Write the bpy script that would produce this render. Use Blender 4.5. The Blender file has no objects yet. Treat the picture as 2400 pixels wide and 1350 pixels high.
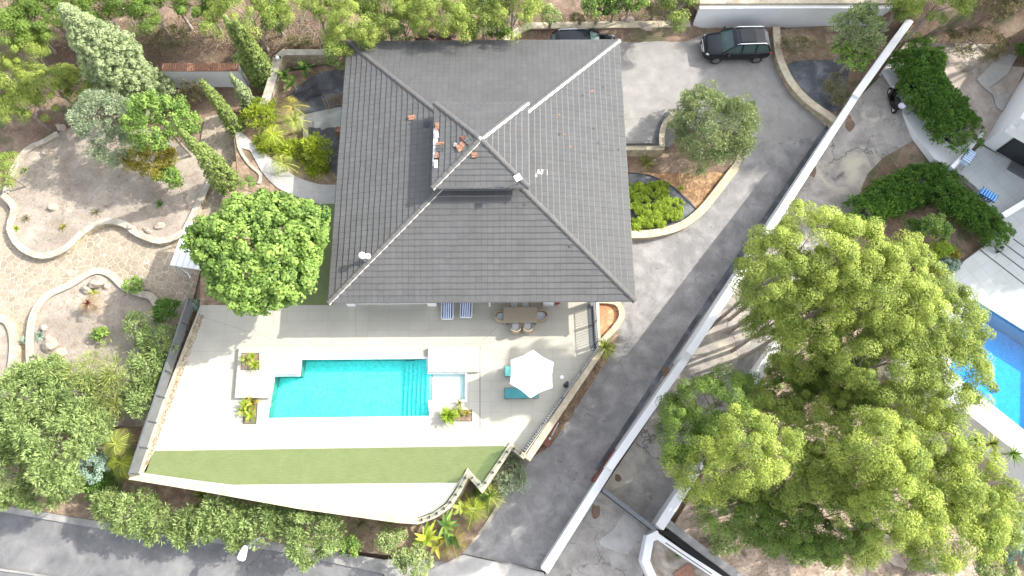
import bpy, bmesh, math, random
import numpy as np
from mathutils import Vector, Matrix
from mathutils.geometry import tessellate_polygon
R = math.radians
random.seed(7)
S = bpy.context.scene
COL = S.collection

# ---------------------------------------------------------------- camera
F = 1620.0; TH = R(17.1); PSI = R(0.385); H = 39.5
cam = bpy.data.cameras.new("camera"); cam.sensor_width = 36.0; cam.lens = F/2400*36
cam.clip_start = 0.5; cam.clip_end = 2000
co = bpy.data.objects.new("camera", cam); COL.objects.link(co)
co.location = (0, 0, H); co.rotation_euler = (TH, 0, -PSI)
S.camera = co
# ---------------------------------------------------------------- sky, sun, exposure
W = bpy.data.worlds.new("World"); S.world = W; W.use_nodes = True
nt = W.node_tree; bg = nt.nodes["Background"]
sky = nt.nodes.new("ShaderNodeTexSky"); sky.sky_type = 'NISHITA'; sky.sun_disc = False
SUND = Vector((1.17, 0.40, 1.0)).normalized()
sky.sun_elevation = math.asin(SUND.z); sky.sun_rotation = math.atan2(SUND.x, SUND.y)
sky.air_density = 1.0; sky.dust_density = 2.5; sky.ozone_density = 1.0
hs = nt.nodes.new('ShaderNodeHueSaturation'); hs.inputs['Saturation'].default_value = .35
nt.links.new(sky.outputs[0], hs.inputs['Color']); nt.links.new(hs.outputs[0], bg.inputs[0]); bg.inputs[1].default_value = 0.15
sl = bpy.data.lights.new("sun", 'SUN'); sl.energy = 2.15; sl.angle = R(0.6); sl.color = (1.0, 0.95, 0.86)
so = bpy.data.objects.new("sun", sl); COL.objects.link(so)
so.rotation_euler = SUND.to_track_quat('Z', 'Y').to_euler(); so.location = (40, 15, 50)
S.view_settings.view_transform = 'Standard'; S.view_settings.look = 'None'
S.view_settings.exposure = 1.76; S.view_settings.gamma = 1
S.render.engine = 'CYCLES'

# ---------------------------------------------------------------- picture -> ground helpers
ct, st = math.cos(TH), math.sin(TH); cp, sp = math.cos(-PSI), math.sin(-PSI)
def P(px, py, z=0.0):
    """point of the place at height z that the survey picture shows at (px, py)"""
    x = (px-1200)/F; y = (675-py)/F
    y2 = y*ct + st; z2 = y*st - ct
    X = x*cp - y2*sp; Y = x*sp + y2*cp
    t = (z-H)/z2
    return Vector((X*t, Y*t, z))
def G(px, py, zf):
    if not callable(zf): return P(px, py, zf)
    z = 0.0
    for _ in range(14):
        p = P(px, py, z); z = zf(p.x, p.y)
    return P(px, py, z)
def itp(v, xs, ys): return float(np.interp(v, xs, ys))
def gd(x, y):                                    # the drives fall to the street
    return itp(y, [-3.5, 15, 20, 24], [-3.4, -1.55, -1.0, 0.0])
def gleft(x, y):
    return itp(y, [-4, 0.5, 6, 27, 36, 90], [-4.0, -3.55, -1.0, -1.0, 0.6, 4])
def gbank(x, y): return itp(y, [20, 26, 34, 90], [-0.2, 0.0, 1.0, 5])
def T(x, y):                                     # bare terrain under everything
    l = gleft(x, y) - 0.12
    if -20 < x < -2 and y > 8: l = max(l, -1.1)
    r = gd(x, y) - 0.25
    if x > 21: r = max(r, itp(x, [21, 27], [r, -0.35]))
    k = itp(x, [-12, 4], [0, 1])
    z = l*(1-k) + r*k
    if y > 29.3: z = max(z, itp(x, [-30, 5, 12, 13, 40], [0.1, .35, .45, 1.9, 2.2]) + (y-29.3)*.05)
    elif y > 28.3 and x < 4: z = z + (0.2-z)*(y-28.3)/1.0 if z < 0.2 else z
    if x > 30: z += (x-30)*.10
    if x > 21 and y < 14: z -= 3*min(1, (14-y)/1.5, (x-21)/2)
    if x > 12: z = (max(z, 1.9) if y > 31.5 else (min(z, .1) if y > 27 and x < 25 else z))
    return z

# ---------------------------------------------------------------- materials
MATS = {}
def newmat(name):
    m = bpy.data.materials.new(name); m.use_nodes = True
    n = m.node_tree.nodes; l = m.node_tree.links
    b = n["Principled BSDF"]
    pos = n.new("ShaderNodeNewGeometry")
    return m, n, l, b, pos.outputs["Position"]
def rgb(c): return (c[0], c[1], c[2], 1)
def noise(n, l, vec, scale, detail=6, rough=.6, dist=0):
    t = n.new("ShaderNodeTexNoise"); t.inputs["Scale"].default_value = scale
    t.inputs["Detail"].default_value = detail; t.inputs["Roughness"].default_value = rough
    t.inputs["Distortion"].default_value = dist
    l.new(vec, t.inputs["Vector"]); return t.outputs["Fac"]
def ramp(n, l, fac, stops):
    r = n.new("ShaderNodeValToRGB"); e = r.color_ramp.elements
    while len(e) < len(stops): e.new(0.5)
    for i, (p, c) in enumerate(stops):
        e[i].position = p; e[i].color = rgb(c) if hasattr(c, '__len__') else (c, c, c, 1)
    l.new(fac, r.inputs[0]); return r.outputs[0]
def mix(n, l, fac, a, b, mode='MIX'):
    m = n.new("ShaderNodeMix"); m.data_type = 'RGBA'; m.blend_type = mode
    for s, v in ((m.inputs[0], fac), (m.inputs[6], a), (m.inputs[7], b)):
        if isinstance(v, (int, float)): s.default_value = v
        elif isinstance(v, (tuple, list)): s.default_value = rgb(v)
        else: l.new(v, s)
    return m.outputs[2]
def bump(n, l, b, h, strength, dist=.02):
    u = n.new("ShaderNodeBump"); u.inputs["Strength"].default_value = strength
    u.inputs["Distance"].default_value = dist
    l.new(h, u.inputs["Height"]); l.new(u.outputs[0], b.inputs["Normal"])
def flat(name, c, rough=.6, metal=0, var=.12, scale=3.0):
    if name in MATS: return MATS[name]
    m, n, l, b, pos = newmat(name)
    f = noise(n, l, pos, scale, 5)
    lo = tuple(v*(1-var) for v in c); hi = tuple(min(1, v*(1+var)) for v in c)
    l.new(ramp(n, l, f, [(.3, lo), (.7, hi)]), b.inputs["Base Color"])
    b.inputs["Roughness"].default_value = rough; b.inputs["Metallic"].default_value = metal
    MATS[name] = m; return m
def ground(name, stops, scale=1.2, fine=14, rough=.95, b_str=.5, blot=None, speck=None, crack=None):
    """two noises through a ramp, optional blotches (colour, scale, lo, hi) and specks"""
    m, n, l, b, pos = newmat(name)
    a = noise(n, l, pos, scale, 9, .62, .3); f = noise(n, l, pos, fine, 6, .7)
    ad = n.new("ShaderNodeMath"); ad.operation = 'MULTIPLY_ADD'; l.new(f, ad.inputs[0]); ad.inputs[1].default_value = .5
    sb = n.new("ShaderNodeMath"); sb.operation = 'SUBTRACT'; l.new(a, sb.inputs[0]); sb.inputs[1].default_value = .25
    l.new(sb.outputs[0], ad.inputs[2])
    c = ramp(n, l, ad.outputs[0], stops)
    for bl in (blot or []):
        k = noise(n, l, pos, bl[1], 5, .6, .8)
        c = mix(n, l, ramp(n, l, k, [(bl[2], 0.0), (bl[3], 1.0)]), c, bl[0])
    if speck:
        v = n.new("ShaderNodeTexVoronoi"); v.inputs["Scale"].default_value = speck[1]; l.new(pos, v.inputs["Vector"])
        c = mix(n, l, ramp(n, l, v.outputs["Distance"], [(speck[2], 1.0), (speck[2]+.06, 0.0)]), c, speck[0])
    if crack:
        w = n.new("ShaderNodeTexNoise"); w.inputs["Scale"].default_value = 1.3; w.inputs["Detail"].default_value = 6; l.new(pos, w.inputs["Vector"])
        ws = n.new("ShaderNodeVectorMath"); ws.operation = 'SCALE'; ws.inputs["Scale"].default_value = 1.3; l.new(w.outputs["Color"], ws.inputs[0])
        wa = n.new("ShaderNodeVectorMath"); wa.operation = 'ADD'; l.new(ws.outputs[0], wa.inputs[0]); l.new(pos, wa.inputs[1])
        v = n.new("ShaderNodeTexVoronoi"); v.feature = 'DISTANCE_TO_EDGE'; v.inputs["Scale"].default_value = crack[1]; l.new(wa.outputs[0], v.inputs["Vector"])
        gate = ramp(n, l, noise(n, l, pos, .25, 3), [(.46, 0.0), (.54, 1.0)])
        k = mix(n, l, 1.0, ramp(n, l, v.outputs["Distance"], [(crack[2]*.5, 1.0), (crack[2], 0.0)]), gate, 'MULTIPLY')
        c = mix(n, l, k, c, crack[0])
    l.new(c, b.inputs["Base Color"]); b.inputs["Roughness"].default_value = rough
    bump(n, l, b, f, b_str, .03); MATS[name] = m; return m
def cells(name, stone, mortar, scale, width=.05, rough=.9, sq=(1, 1, 1), b_str=.6, lo=.75, hi=1.25):
    m, n, l, b, pos = newmat(name)
    mp = n.new("ShaderNodeMapping"); mp.inputs["Scale"].default_value = sq; l.new(pos, mp.inputs[0])
    wv = noise(n, l, pos, scale*.8, 2)
    vm = n.new("ShaderNodeVectorMath"); vm.operation = 'ADD'; l.new(mp.outputs[0], vm.inputs[0])
    sc = n.new("ShaderNodeVectorMath"); sc.operation = 'SCALE'; l.new(wv, sc.inputs[0]); sc.inputs["Scale"].default_value = .12
    l.new(sc.outputs[0], vm.inputs[1])
    e = n.new("ShaderNodeTexVoronoi"); e.feature = 'DISTANCE_TO_EDGE'; e.inputs["Scale"].default_value = scale
    v = n.new("ShaderNodeTexVoronoi"); v.inputs["Scale"].default_value = scale
    l.new(vm.outputs[0], e.inputs["Vector"]); l.new(vm.outputs[0], v.inputs["Vector"])
    sx = n.new("ShaderNodeSeparateColor"); l.new(v.outputs["Color"], sx.inputs[0])
    col = ramp(n, l, sx.outputs[0], [(0, tuple(c*lo for c in stone)), (.5, stone), (1, tuple(min(1, c*hi) for c in stone))])
    f = noise(n, l, pos, 9, 6); col = mix(n, l, .35, col, ramp(n, l, f, [(.3, .25), (.7, .95)]), 'MULTIPLY')
    big = noise(n, l, pos, .6, 5); col = mix(n, l, .3, col, ramp(n, l, big, [(.35, .5), (.65, 1.0)]), 'MULTIPLY')
    k = ramp(n, l, e.outputs["Distance"], [(width*.4, 1.0), (width, 0.0)])
    l.new(mix(n, l, k, col, mortar), b.inputs["Base Color"]); b.inputs["Roughness"].default_value = rough
    bump(n, l, b, ramp(n, l, e.outputs["Distance"], [(0, 0.0), (width*1.6, 1.0)]), b_str, .03)
    MATS[name] = m; return m
def leafmat(name, dark, light, trans=.35, rough=.55):
    m = bpy.data.materials.new(name); m.use_nodes = True
    n = m.node_tree.nodes; l = m.node_tree.links; b = n["Principled BSDF"]; out = n["Material Output"]
    dark = tuple(q*1.25 for q in dark); light = tuple(min(.8, q*1.3) for q in light); trans *= .75
    at = n.new("ShaderNodeAttribute"); at.attribute_name = "tint"
    c = ramp(n, l, at.outputs["Fac"], [(0, dark), (.55, tuple((a+2*q)/3 for a, q in zip(dark, light))), (1, light)])
    l.new(c, b.inputs["Base Color"]); b.inputs["Roughness"].default_value = rough
    b.inputs["Specular IOR Level"].default_value = .25
    tr = n.new("ShaderNodeBsdfTranslucent"); l.new(mix(n, l, 1.0, c, (1.0, 1.0, .55), 'MULTIPLY'), tr.inputs[0])
    ms = n.new("ShaderNodeMixShader"); ms.inputs[0].default_value = trans
    l.new(b.outputs[0], ms.inputs[1]); l.new(tr.outputs[0], ms.inputs[2]); l.new(ms.outputs[0], out.inputs[0])
    MATS[name] = m; return m

# surfaces
ground("forest floor", [(.25, (.075, .05, .035)), (.45, (.16, .105, .075)), (.62, (.28, .20, .145)), (.8, (.44, .34, .25))], .35, 7,
       blot=[((.09, .10, .045), .5, .52, .66), ((.40, .30, .22), 1.6, .62, .74)])
ground("driveway concrete", [(.25, (.17, .163, .16)), (.5, (.255, .245, .24)), (.75, (.36, .345, .335))], 1.1, 16,
       blot=[((.185, .18, .178), .6, .50, .68), ((.36, .33, .30), .8, .66, .8), ((.14, .135, .135), 2.6, .62, .72)], crack=((.15, .145, .14), .13, .004))
ground("car park concrete", [(.25, (.19, .18, .17)), (.5, (.245, .235, .222)), (.75, (.31, .295, .28))], 1.3, 16,
       blot=[((.24, .23, .225), .5, .52, .68)])
ground("stained concrete", [(.25, (.19, .175, .16)), (.5, (.31, .285, .26)), (.75, (.45, .42, .39))], .9, 12,
       blot=[((.22, .10, .05), .55, .66, .73), ((.13, .12, .11), 1.3, .60, .72), ((.50, .45, .36), .33, .55, .7)], crack=((.12, .115, .105), .2, .006))
ground("street asphalt", [(.25, (.10, .10, .105)), (.5, (.16, .16, .165)), (.75, (.23, .225, .22))], .8, 22,
       blot=[((.125, .125, .125), .9, .60, .75)], crack=((.09, .09, .09), .12, .005))
ground("pavement concrete", [(.25, (.20, .195, .185)), (.5, (.29, .28, .265)), (.75, (.38, .365, .345))], 1.2, 14)
ground("light concrete", [(.25, (.30, .29, .27)), (.5, (.39, .375, .355)), (.75, (.48, .465, .44))], 1.0, 12,
       blot=[((.36, .35, .34), .8, .56, .72)])
ground("garden soil", [(.2, (.17, .14, .115)), (.45, (.27, .23, .19)), (.6, (.34, .295, .245)), (.8, (.46, .40, .33))], .55, 6,
       blot=[((.24, .18, .14), 1.2, .58, .7)], speck=((.6, .54, .46), 5, .06))
ground("red soil", [(.2, (.30, .12, .06)), (.45, (.50, .23, .12)), (.6, (.66, .36, .20)), (.8, (.78, .52, .34))], 1.5, 12,
       blot=[((.22, .10, .06), 1.8, .55, .66)])
ground("bark bed", [(.2, (.13, .07, .04)), (.45, (.30, .17, .09)), (.6, (.50, .30, .16)), (.8, (.68, .48, .28))], 1.8, 12,
       blot=[((.35, .32, .12), 1.1, .56, .7)])
ground("slate gravel", [(.25, (.04, .045, .05)), (.5, (.10, .105, .115)), (.75, (.24, .25, .27))], 1.0, 30, b_str=1)
ground("pale gravel", [(.25, (.22, .22, .20)), (.5, (.36, .36, .33)), (.75, (.56, .56, .52))], 1.0, 24, b_str=1)
ground("pebble screed", [(.25, (.52, .45, .37)), (.5, (.60, .53, .45)), (.75, (.68, .62, .54))], 1.0, 34)
ground("neighbour gravel", [(.25, (.28, .23, .19)), (.5, (.42, .36, .31)), (.75, (.58, .52, .46))], .9, 18,
       blot=[((.16, .14, .09), .45, .54, .68)])
ground("stone coping", [(.25, (.34, .29, .20)), (.5, (.45, .39, .285)), (.75, (.56, .50, .38))], 2.5, 14, blot=[((.33, .28, .20), 2.6, .60, .72)])
ground("pale wall top", [(.25, (.26, .235, .19)), (.5, (.37, .34, .285)), (.75, (.48, .45, .39))], 2.4, 12, blot=[((.30, .26, .20), 1.6, .52, .68)])
ground("brown bed", [(.2, (.10, .07, .05)), (.45, (.19, .13, .09)), (.6, (.30, .22, .15)), (.8, (.46, .36, .26))], 1.6, 12, blot=[((.12, .13, .05), 1.1, .54, .68)])
ground("grove soil", [(.2, (.22, .16, .12)), (.45, (.36, .27, .21)), (.6, (.50, .40, .32)), (.8, (.66, .57, .48))], .7, 9, blot=[((.16, .13, .09), .9, .52, .66)])
ground("rock", [(.25, (.22, .175, .14)), (.5, (.36, .30, .245)), (.75, (.48, .42, .35))], 2.0, 9, b_str=.8)
ground("bark", [(.25, (.16, .13, .10)), (.5, (.28, .24, .20)), (.75, (.42, .38, .33))], 4, 20)
ground("dead wood", [(.25, (.14, .12, .10)), (.5, (.23, .20, .17)), (.75, (.34, .31, .27))], 4, 20)
cells("crazy paving", (.37, .31, .235), (.48, .41, .32), 2.7, .05, lo=.85, hi=1.12)
cells("stone masonry", (.50, .42, .29), (.30, .25, .18), 3.6, .05)
cells("white cobble", (.55, .52, .48), (.26, .23, .2), 6.0, .09)
cells("flag steps", (.38, .33, .28), (.2, .17, .14), 1.2, .03)
def turf():
    m, n, l, b, pos = newmat("artificial turf")
    a = noise(n, l, pos, 1.3, 8, .6, .5); f = noise(n, l, pos, 40, 3)
    mp = n.new("ShaderNodeMapping"); mp.inputs["Scale"].default_value = (.8, 7, 1); l.new(pos, mp.inputs[0])
    s = noise(n, l, mp.outputs[0], 2.6, 6)
    c = ramp(n, l, a, [(.3, (.14, .18, .06)), (.7, (.185, .225, .09))])
    c = mix(n, l, .45, c, ramp(n, l, s, [(.35, (.135, .18, .065)), (.65, (.20, .24, .10))]))
    c = mix(n, l, .35, c, ramp(n, l, f, [(.3, .4), (.7, 1.0)]), 'MULTIPLY')
    l.new(c, b.inputs["Base Color"]); b.inputs["Roughness"].default_value = .9; bump(n, l, b, f, .8, .02)
    MATS["artificial turf"] = m
turf()
def tiles(name, c1, c2, mortar, bw, bh, rot=0, ms=.012):
    m, n, l, b, pos = newmat(name)
    mp = n.new("ShaderNodeMapping"); mp.inputs["Rotation"].default_value = (0, 0, rot); l.new(pos, mp.inputs[0])
    t = n.new("ShaderNodeTexBrick"); l.new(mp.outputs[0], t.inputs["Vector"]); t.offset = 0; t.squash = 1
    t.inputs["Scale"].default_value = 1; t.inputs["Brick Width"].default_value = bw; t.inputs["Row Height"].default_value = bh
    t.inputs["Mortar Size"].default_value = ms; t.inputs["Color1"].default_value = rgb(c1); t.inputs["Color2"].default_value = rgb(c2)
    t.inputs["Mortar"].default_value = rgb(mortar)
    f = noise(n, l, pos, .7, 7); g = noise(n, l, pos, 9, 5)
    c = mix(n, l, .24, t.outputs["Color"], ramp(n, l, f, [(.3, (.45, .42, .38)), (.7, (1, 1, 1))]), 'MULTIPLY')
    c = mix(n, l, .10, c, ramp(n, l, g, [(.3, (.5, .5, .5)), (.7, (1, 1, 1))]), 'MULTIPLY')
    l.new(c, b.inputs["Base Color"]); b.inputs["Roughness"].default_value = .7; MATS[name] = m
tiles("terrace tile", (.435, .415, .35), (.46, .44, .375), (.385, .365, .305), 1.2, .6)
tiles("neighbour tile", (.46, .49, .48), (.50, .53, .52), (.38, .39, .385), .8, .8, R(-31))
tiles("mosaic pool", (.34, .94, .90), (.40, .97, .94), (.5, .95, .95), .1, .1, 0, .004)
tiles("mosaic blue pool", (.01, .50, .88), (.02, .58, .92), (.06, .55, .85), .1, .1, 0, .004)
def water(name, tint, wave=.25):
    m = bpy.data.materials.new(name); m.use_nodes = True
    n = m.node_tree.nodes; l = m.node_tree.links; n.remove(n["Principled BSDF"]); out = n["Material Output"]
    g = n.new("ShaderNodeNewGeometry")
    t = n.new("ShaderNodeBsdfTransparent"); t.inputs[0].default_value = rgb(tint)
    gl = n.new("ShaderNodeBsdfGlossy"); gl.inputs["Roughness"].default_value = .02
    lw = n.new("ShaderNodeLayerWeight"); lw.inputs[0].default_value = .5
    pw = n.new("ShaderNodeMath"); pw.operation = 'POWER'; pw.inputs[1].default_value = 5; l.new(lw.outputs["Facing"], pw.inputs[0])
    fr = n.new("ShaderNodeMath"); fr.operation = 'MULTIPLY_ADD'; fr.inputs[1].default_value = .98; fr.inputs[2].default_value = .02; l.new(pw.outputs[0], fr.inputs[0])
    a = noise(n, l, g.outputs["Position"], 3.5, 4, .6, 1.2)
    bu = n.new("ShaderNodeBump"); bu.inputs["Strength"].default_value = wave; bu.inputs["Distance"].default_value = .05
    l.new(a, bu.inputs["Height"]); l.new(bu.outputs[0], gl.inputs["Normal"]); l.new(bu.outputs[0], lw.inputs["Normal"])
    mx = n.new("ShaderNodeMixShader"); l.new(fr.outputs[0], mx.inputs[0]); l.new(t.outputs[0], mx.inputs[1]); l.new(gl.outputs[0], mx.inputs[2])
    l.new(mx.outputs[0], out.inputs[0]); MATS[name] = m
water("turquoise water", (.46, 1.0, .985)); water("shallow water", (.86, 1.0, .99)); water("blue water", (.30, .76, .97), .15)
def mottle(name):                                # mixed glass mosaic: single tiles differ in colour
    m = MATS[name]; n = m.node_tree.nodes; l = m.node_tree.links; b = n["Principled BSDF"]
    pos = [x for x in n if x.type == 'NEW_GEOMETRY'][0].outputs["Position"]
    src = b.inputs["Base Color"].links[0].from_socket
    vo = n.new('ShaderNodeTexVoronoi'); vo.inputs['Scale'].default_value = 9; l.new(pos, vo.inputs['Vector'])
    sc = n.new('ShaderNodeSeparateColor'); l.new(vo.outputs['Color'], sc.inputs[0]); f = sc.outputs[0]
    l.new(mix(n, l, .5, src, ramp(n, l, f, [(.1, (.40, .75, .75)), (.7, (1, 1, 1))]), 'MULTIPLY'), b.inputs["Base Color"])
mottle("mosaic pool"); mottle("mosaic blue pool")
def tilemat(name, lo, hi, rough=.55):
    m, n, l, b, pos = newmat(name)
    at = n.new("ShaderNodeAttribute"); at.attribute_name = "tint"
    c = ramp(n, l, at.outputs["Fac"], [(0, lo), (1, hi)])
    f = noise(n, l, pos, .9, 7); g = noise(n, l, pos, 14, 4)
    c = mix(n, l, .45, c, ramp(n, l, f, [(.3, (.62, .6, .58)), (.7, (1, 1, 1))]), 'MULTIPLY')
    c = mix(n, l, .3, c, ramp(n, l, g, [(.3, (.6, .6, .6)), (.7, (1, 1, 1))]), 'MULTIPLY')
    l.new(c, b.inputs["Base Color"]); b.inputs["Roughness"].default_value = rough; MATS[name] = m
tilemat("slate roof tile", (.078, .080, .082), (.118, .118, .117), .5)
flat("roof underlay", (.03, .03, .032)); flat("rust", (.17, .11, .08), .95, var=.3, scale=6); flat("ridge cap", (.10, .098, .095), .6, var=.2, scale=5); flat("finial and lit cap", (.66, .62, .54))
flat("white render", (.72, .73, .74), .8, var=.05, scale=.8); flat("white paint", (.8, .8, .79), .5, var=.03)
flat("off white", (.62, .60, .56), .7, var=.08)
flat("window glass", (.02, .025, .03), .08, var=.1); flat("car glass", (.05, .085, .085), .06, var=.1); flat("black metal", (.02, .02, .022), .45)
flat("grey metal", (.15, .16, .17), .4, .3); flat("light metal", (.62, .63, .64), .35, .4); flat("chrome", (.75, .76, .78), .18, .9)
flat("black paint", (.010, .012, .016), .14, .2, var=.05); flat("tyre", (.02, .02, .02), .9); flat("rubber", (.03, .03, .03), .8)
flat("brown steel", (.17, .055, .035), .5, var=.25, scale=6); flat("terracotta", (.27, .14, .09), .85, var=.3, scale=8)
flat("parasol cloth", (.80, .80, .84), .8, var=.02); flat("wicker", (.36, .28, .19), .8, var=.25, scale=60)
flat("cushion", (.50, .52, .53), .9, var=.05); flat("table wood", (.30, .245, .18), .6, var=.12, scale=14)
flat("teal cloth", (.06, .28, .30), .8, var=.08); flat("aqua cloth", (.22, .62, .55), .85, var=.08); flat("red pot", (.30, .05, .04), .6)
flat("blue cloth", (.18, .42, .80), .9, var=.15, scale=9); flat("pale blue cloth", (.55, .68, .86), .9, var=.12, scale=9)
flat("dark trim", (.05, .053, .058), .5); flat("joint line", (.26, .24, .21), .8); flat("lamp red", (.35, .01, .01), .3)
flat("headlamp", (.28, .30, .32), .1); flat("yellow tape", (.75, .60, .05)); flat("silver cloth", (.50, .46, .55), .5)
flat("stripe white", (.72, .74, .78), .8); flat("stripe blue", (.07, .13, .36), .8); flat("bamboo", (.22, .15, .09), .7, var=.3, scale=12)
flat("stump wood", (.42, .35, .27), .9, var=.25, scale=10)
def glassmat():
    m = bpy.data.materials.new("balustrade glass"); m.use_nodes = True
    n = m.node_tree.nodes; l = m.node_tree.links; n.remove(n["Principled BSDF"])
    t = n.new("ShaderNodeBsdfTransparent"); t.inputs[0].default_value = (.80, .86, .86, 1)
    g = n.new("ShaderNodeBsdfGlossy"); g.inputs["Roughness"].default_value = .03
    mx = n.new("ShaderNodeMixShader"); mx.inputs[0].default_value = .10
    l.new(t.outputs[0], mx.inputs[1]); l.new(g.outputs[0], mx.inputs[2]); l.new(mx.outputs[0], n["Material Output"].inputs[0])
    MATS["balustrade glass"] = m
glassmat()
# foliage: dark, light
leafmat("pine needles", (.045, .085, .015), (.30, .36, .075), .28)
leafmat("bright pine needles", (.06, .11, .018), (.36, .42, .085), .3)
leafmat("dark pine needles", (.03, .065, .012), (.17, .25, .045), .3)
leafmat("far pine needles", (0.05, 0.085, 0.02), (0.24, 0.3, 0.07), .35)
leafmat("broad leaves", (0.03, 0.085, 0.018), (0.26, 0.37, 0.085), .42)
leafmat("olive leaves", (0.09, 0.13, 0.055), (0.3, 0.35, 0.17), .28)
leafmat("silver leaves", (.12, .16, .09), (.34, .40, .26), .25)
leafmat("cypress leaves", (0.045, 0.085, 0.018), (0.27, 0.34, 0.1), .3)
leafmat("conifer leaves", (0.09, 0.13, 0.06), (0.33, 0.39, 0.2), .3)
leafmat("hedge leaves", (0.03, 0.075, 0.015), (0.15, 0.27, 0.055), .3)
leafmat("shrub leaves", (0.07, 0.12, 0.035), (0.34, 0.4, 0.16), .35)
leafmat("oleander leaves", (0.045, 0.08, 0.022), (0.33, 0.42, 0.16), .3)
leafmat("lime leaves", (0.1, 0.17, 0.02), (0.42, 0.48, 0.06), .45)
leafmat("palm leaves", (0.05, 0.09, 0.015), (0.34, 0.38, 0.09), .4)
leafmat("mound leaves", (0.09, 0.16, 0.015), (0.3, 0.39, 0.04), .4)
leafmat("yellow leaves", (0.1, 0.12, 0.02), (0.4, 0.34, 0.07), .4)
leafmat("dry leaves", (0.13, 0.09, 0.055), (0.3, 0.225, 0.14), .3)
leafmat("dull leaves", (.09, .085, .045), (.24, .22, .12), .25)
leafmat("blue leaves", (.10, .17, .13), (.30, .40, .32), .25)
leafmat("feather leaves", (0.09, 0.13, 0.03), (0.34, 0.38, 0.13), .35)
leafmat("purple leaves", (.06, .03, .04), (.20, .12, .12), .25)
M = MATS

# ---------------------------------------------------------------- object helpers
def tag(o, label=None, cat=None, group=None, kind=None):
    if label: o["label"] = label
    if cat: o["category"] = cat
    if group: o["group"] = group
    if kind: o["kind"] = kind
    return o
def empty(name, loc, rz=0, label=None, cat=None, group=None):
    o = bpy.data.objects.new(name, None); COL.objects.link(o); o.location = loc; o.rotation_euler = (0, 0, rz)
    o.empty_display_size = .3
    return tag(o, label, cat, group)
def mkmesh(name, V, faces, mats, parent=None, fm=None, tint=None, smooth=False, keep=False):
    """V world coordinates unless keep (then local to the parent)"""
    V = np.asarray(V, dtype=np.float32).reshape(-1, 3)
    if parent is None and not keep:
        off = np.array([(V[:, 0].min()+V[:, 0].max())/2, (V[:, 1].min()+V[:, 1].max())/2, V[:, 2].min()])
    elif parent is not None and not keep:
        p = parent; off = np.zeros(3)
        while p is not None: off += np.array(p.location); p = p.parent
    else: off = np.zeros(3)
    V = V - off
    me = bpy.data.meshes.new(name)
    if isinstance(faces, np.ndarray):
        nf, k = faces.shape
        me.vertices.add(len(V)); me.vertices.foreach_set("co", V.astype(np.float32).ravel())
        me.loops.add(nf*k); me.loops.foreach_set("vertex_index", faces.astype(np.int32).ravel())
        me.polygons.add(nf); me.polygons.foreach_set("loop_start", np.arange(0, nf*k, k, dtype=np.int32))
        me.update(calc_edges=True)
    else:
        me.from_pydata([tuple(map(float, v)) for v in V], [], faces); me.update()
    for m in (mats if isinstance(mats, (list, tuple)) else [mats]): me.materials.append(M[m] if isinstance(m, str) else m)
    if fm is not None: me.polygons.foreach_set("material_index", np.asarray(fm, dtype=np.int32))
    if tint is not None:
        a = me.attributes.new("tint", 'FLOAT', 'POINT'); a.data.foreach_set("value", np.asarray(tint, dtype=np.float32))
    if smooth: me.polygons.foreach_set("use_smooth", np.ones(len(me.polygons), dtype=bool))
    o = bpy.data.objects.new(name, me); COL.objects.link(o)
    if parent is not None: o.parent = parent
    if parent is None and not keep: o.location = off
    return o
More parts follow.
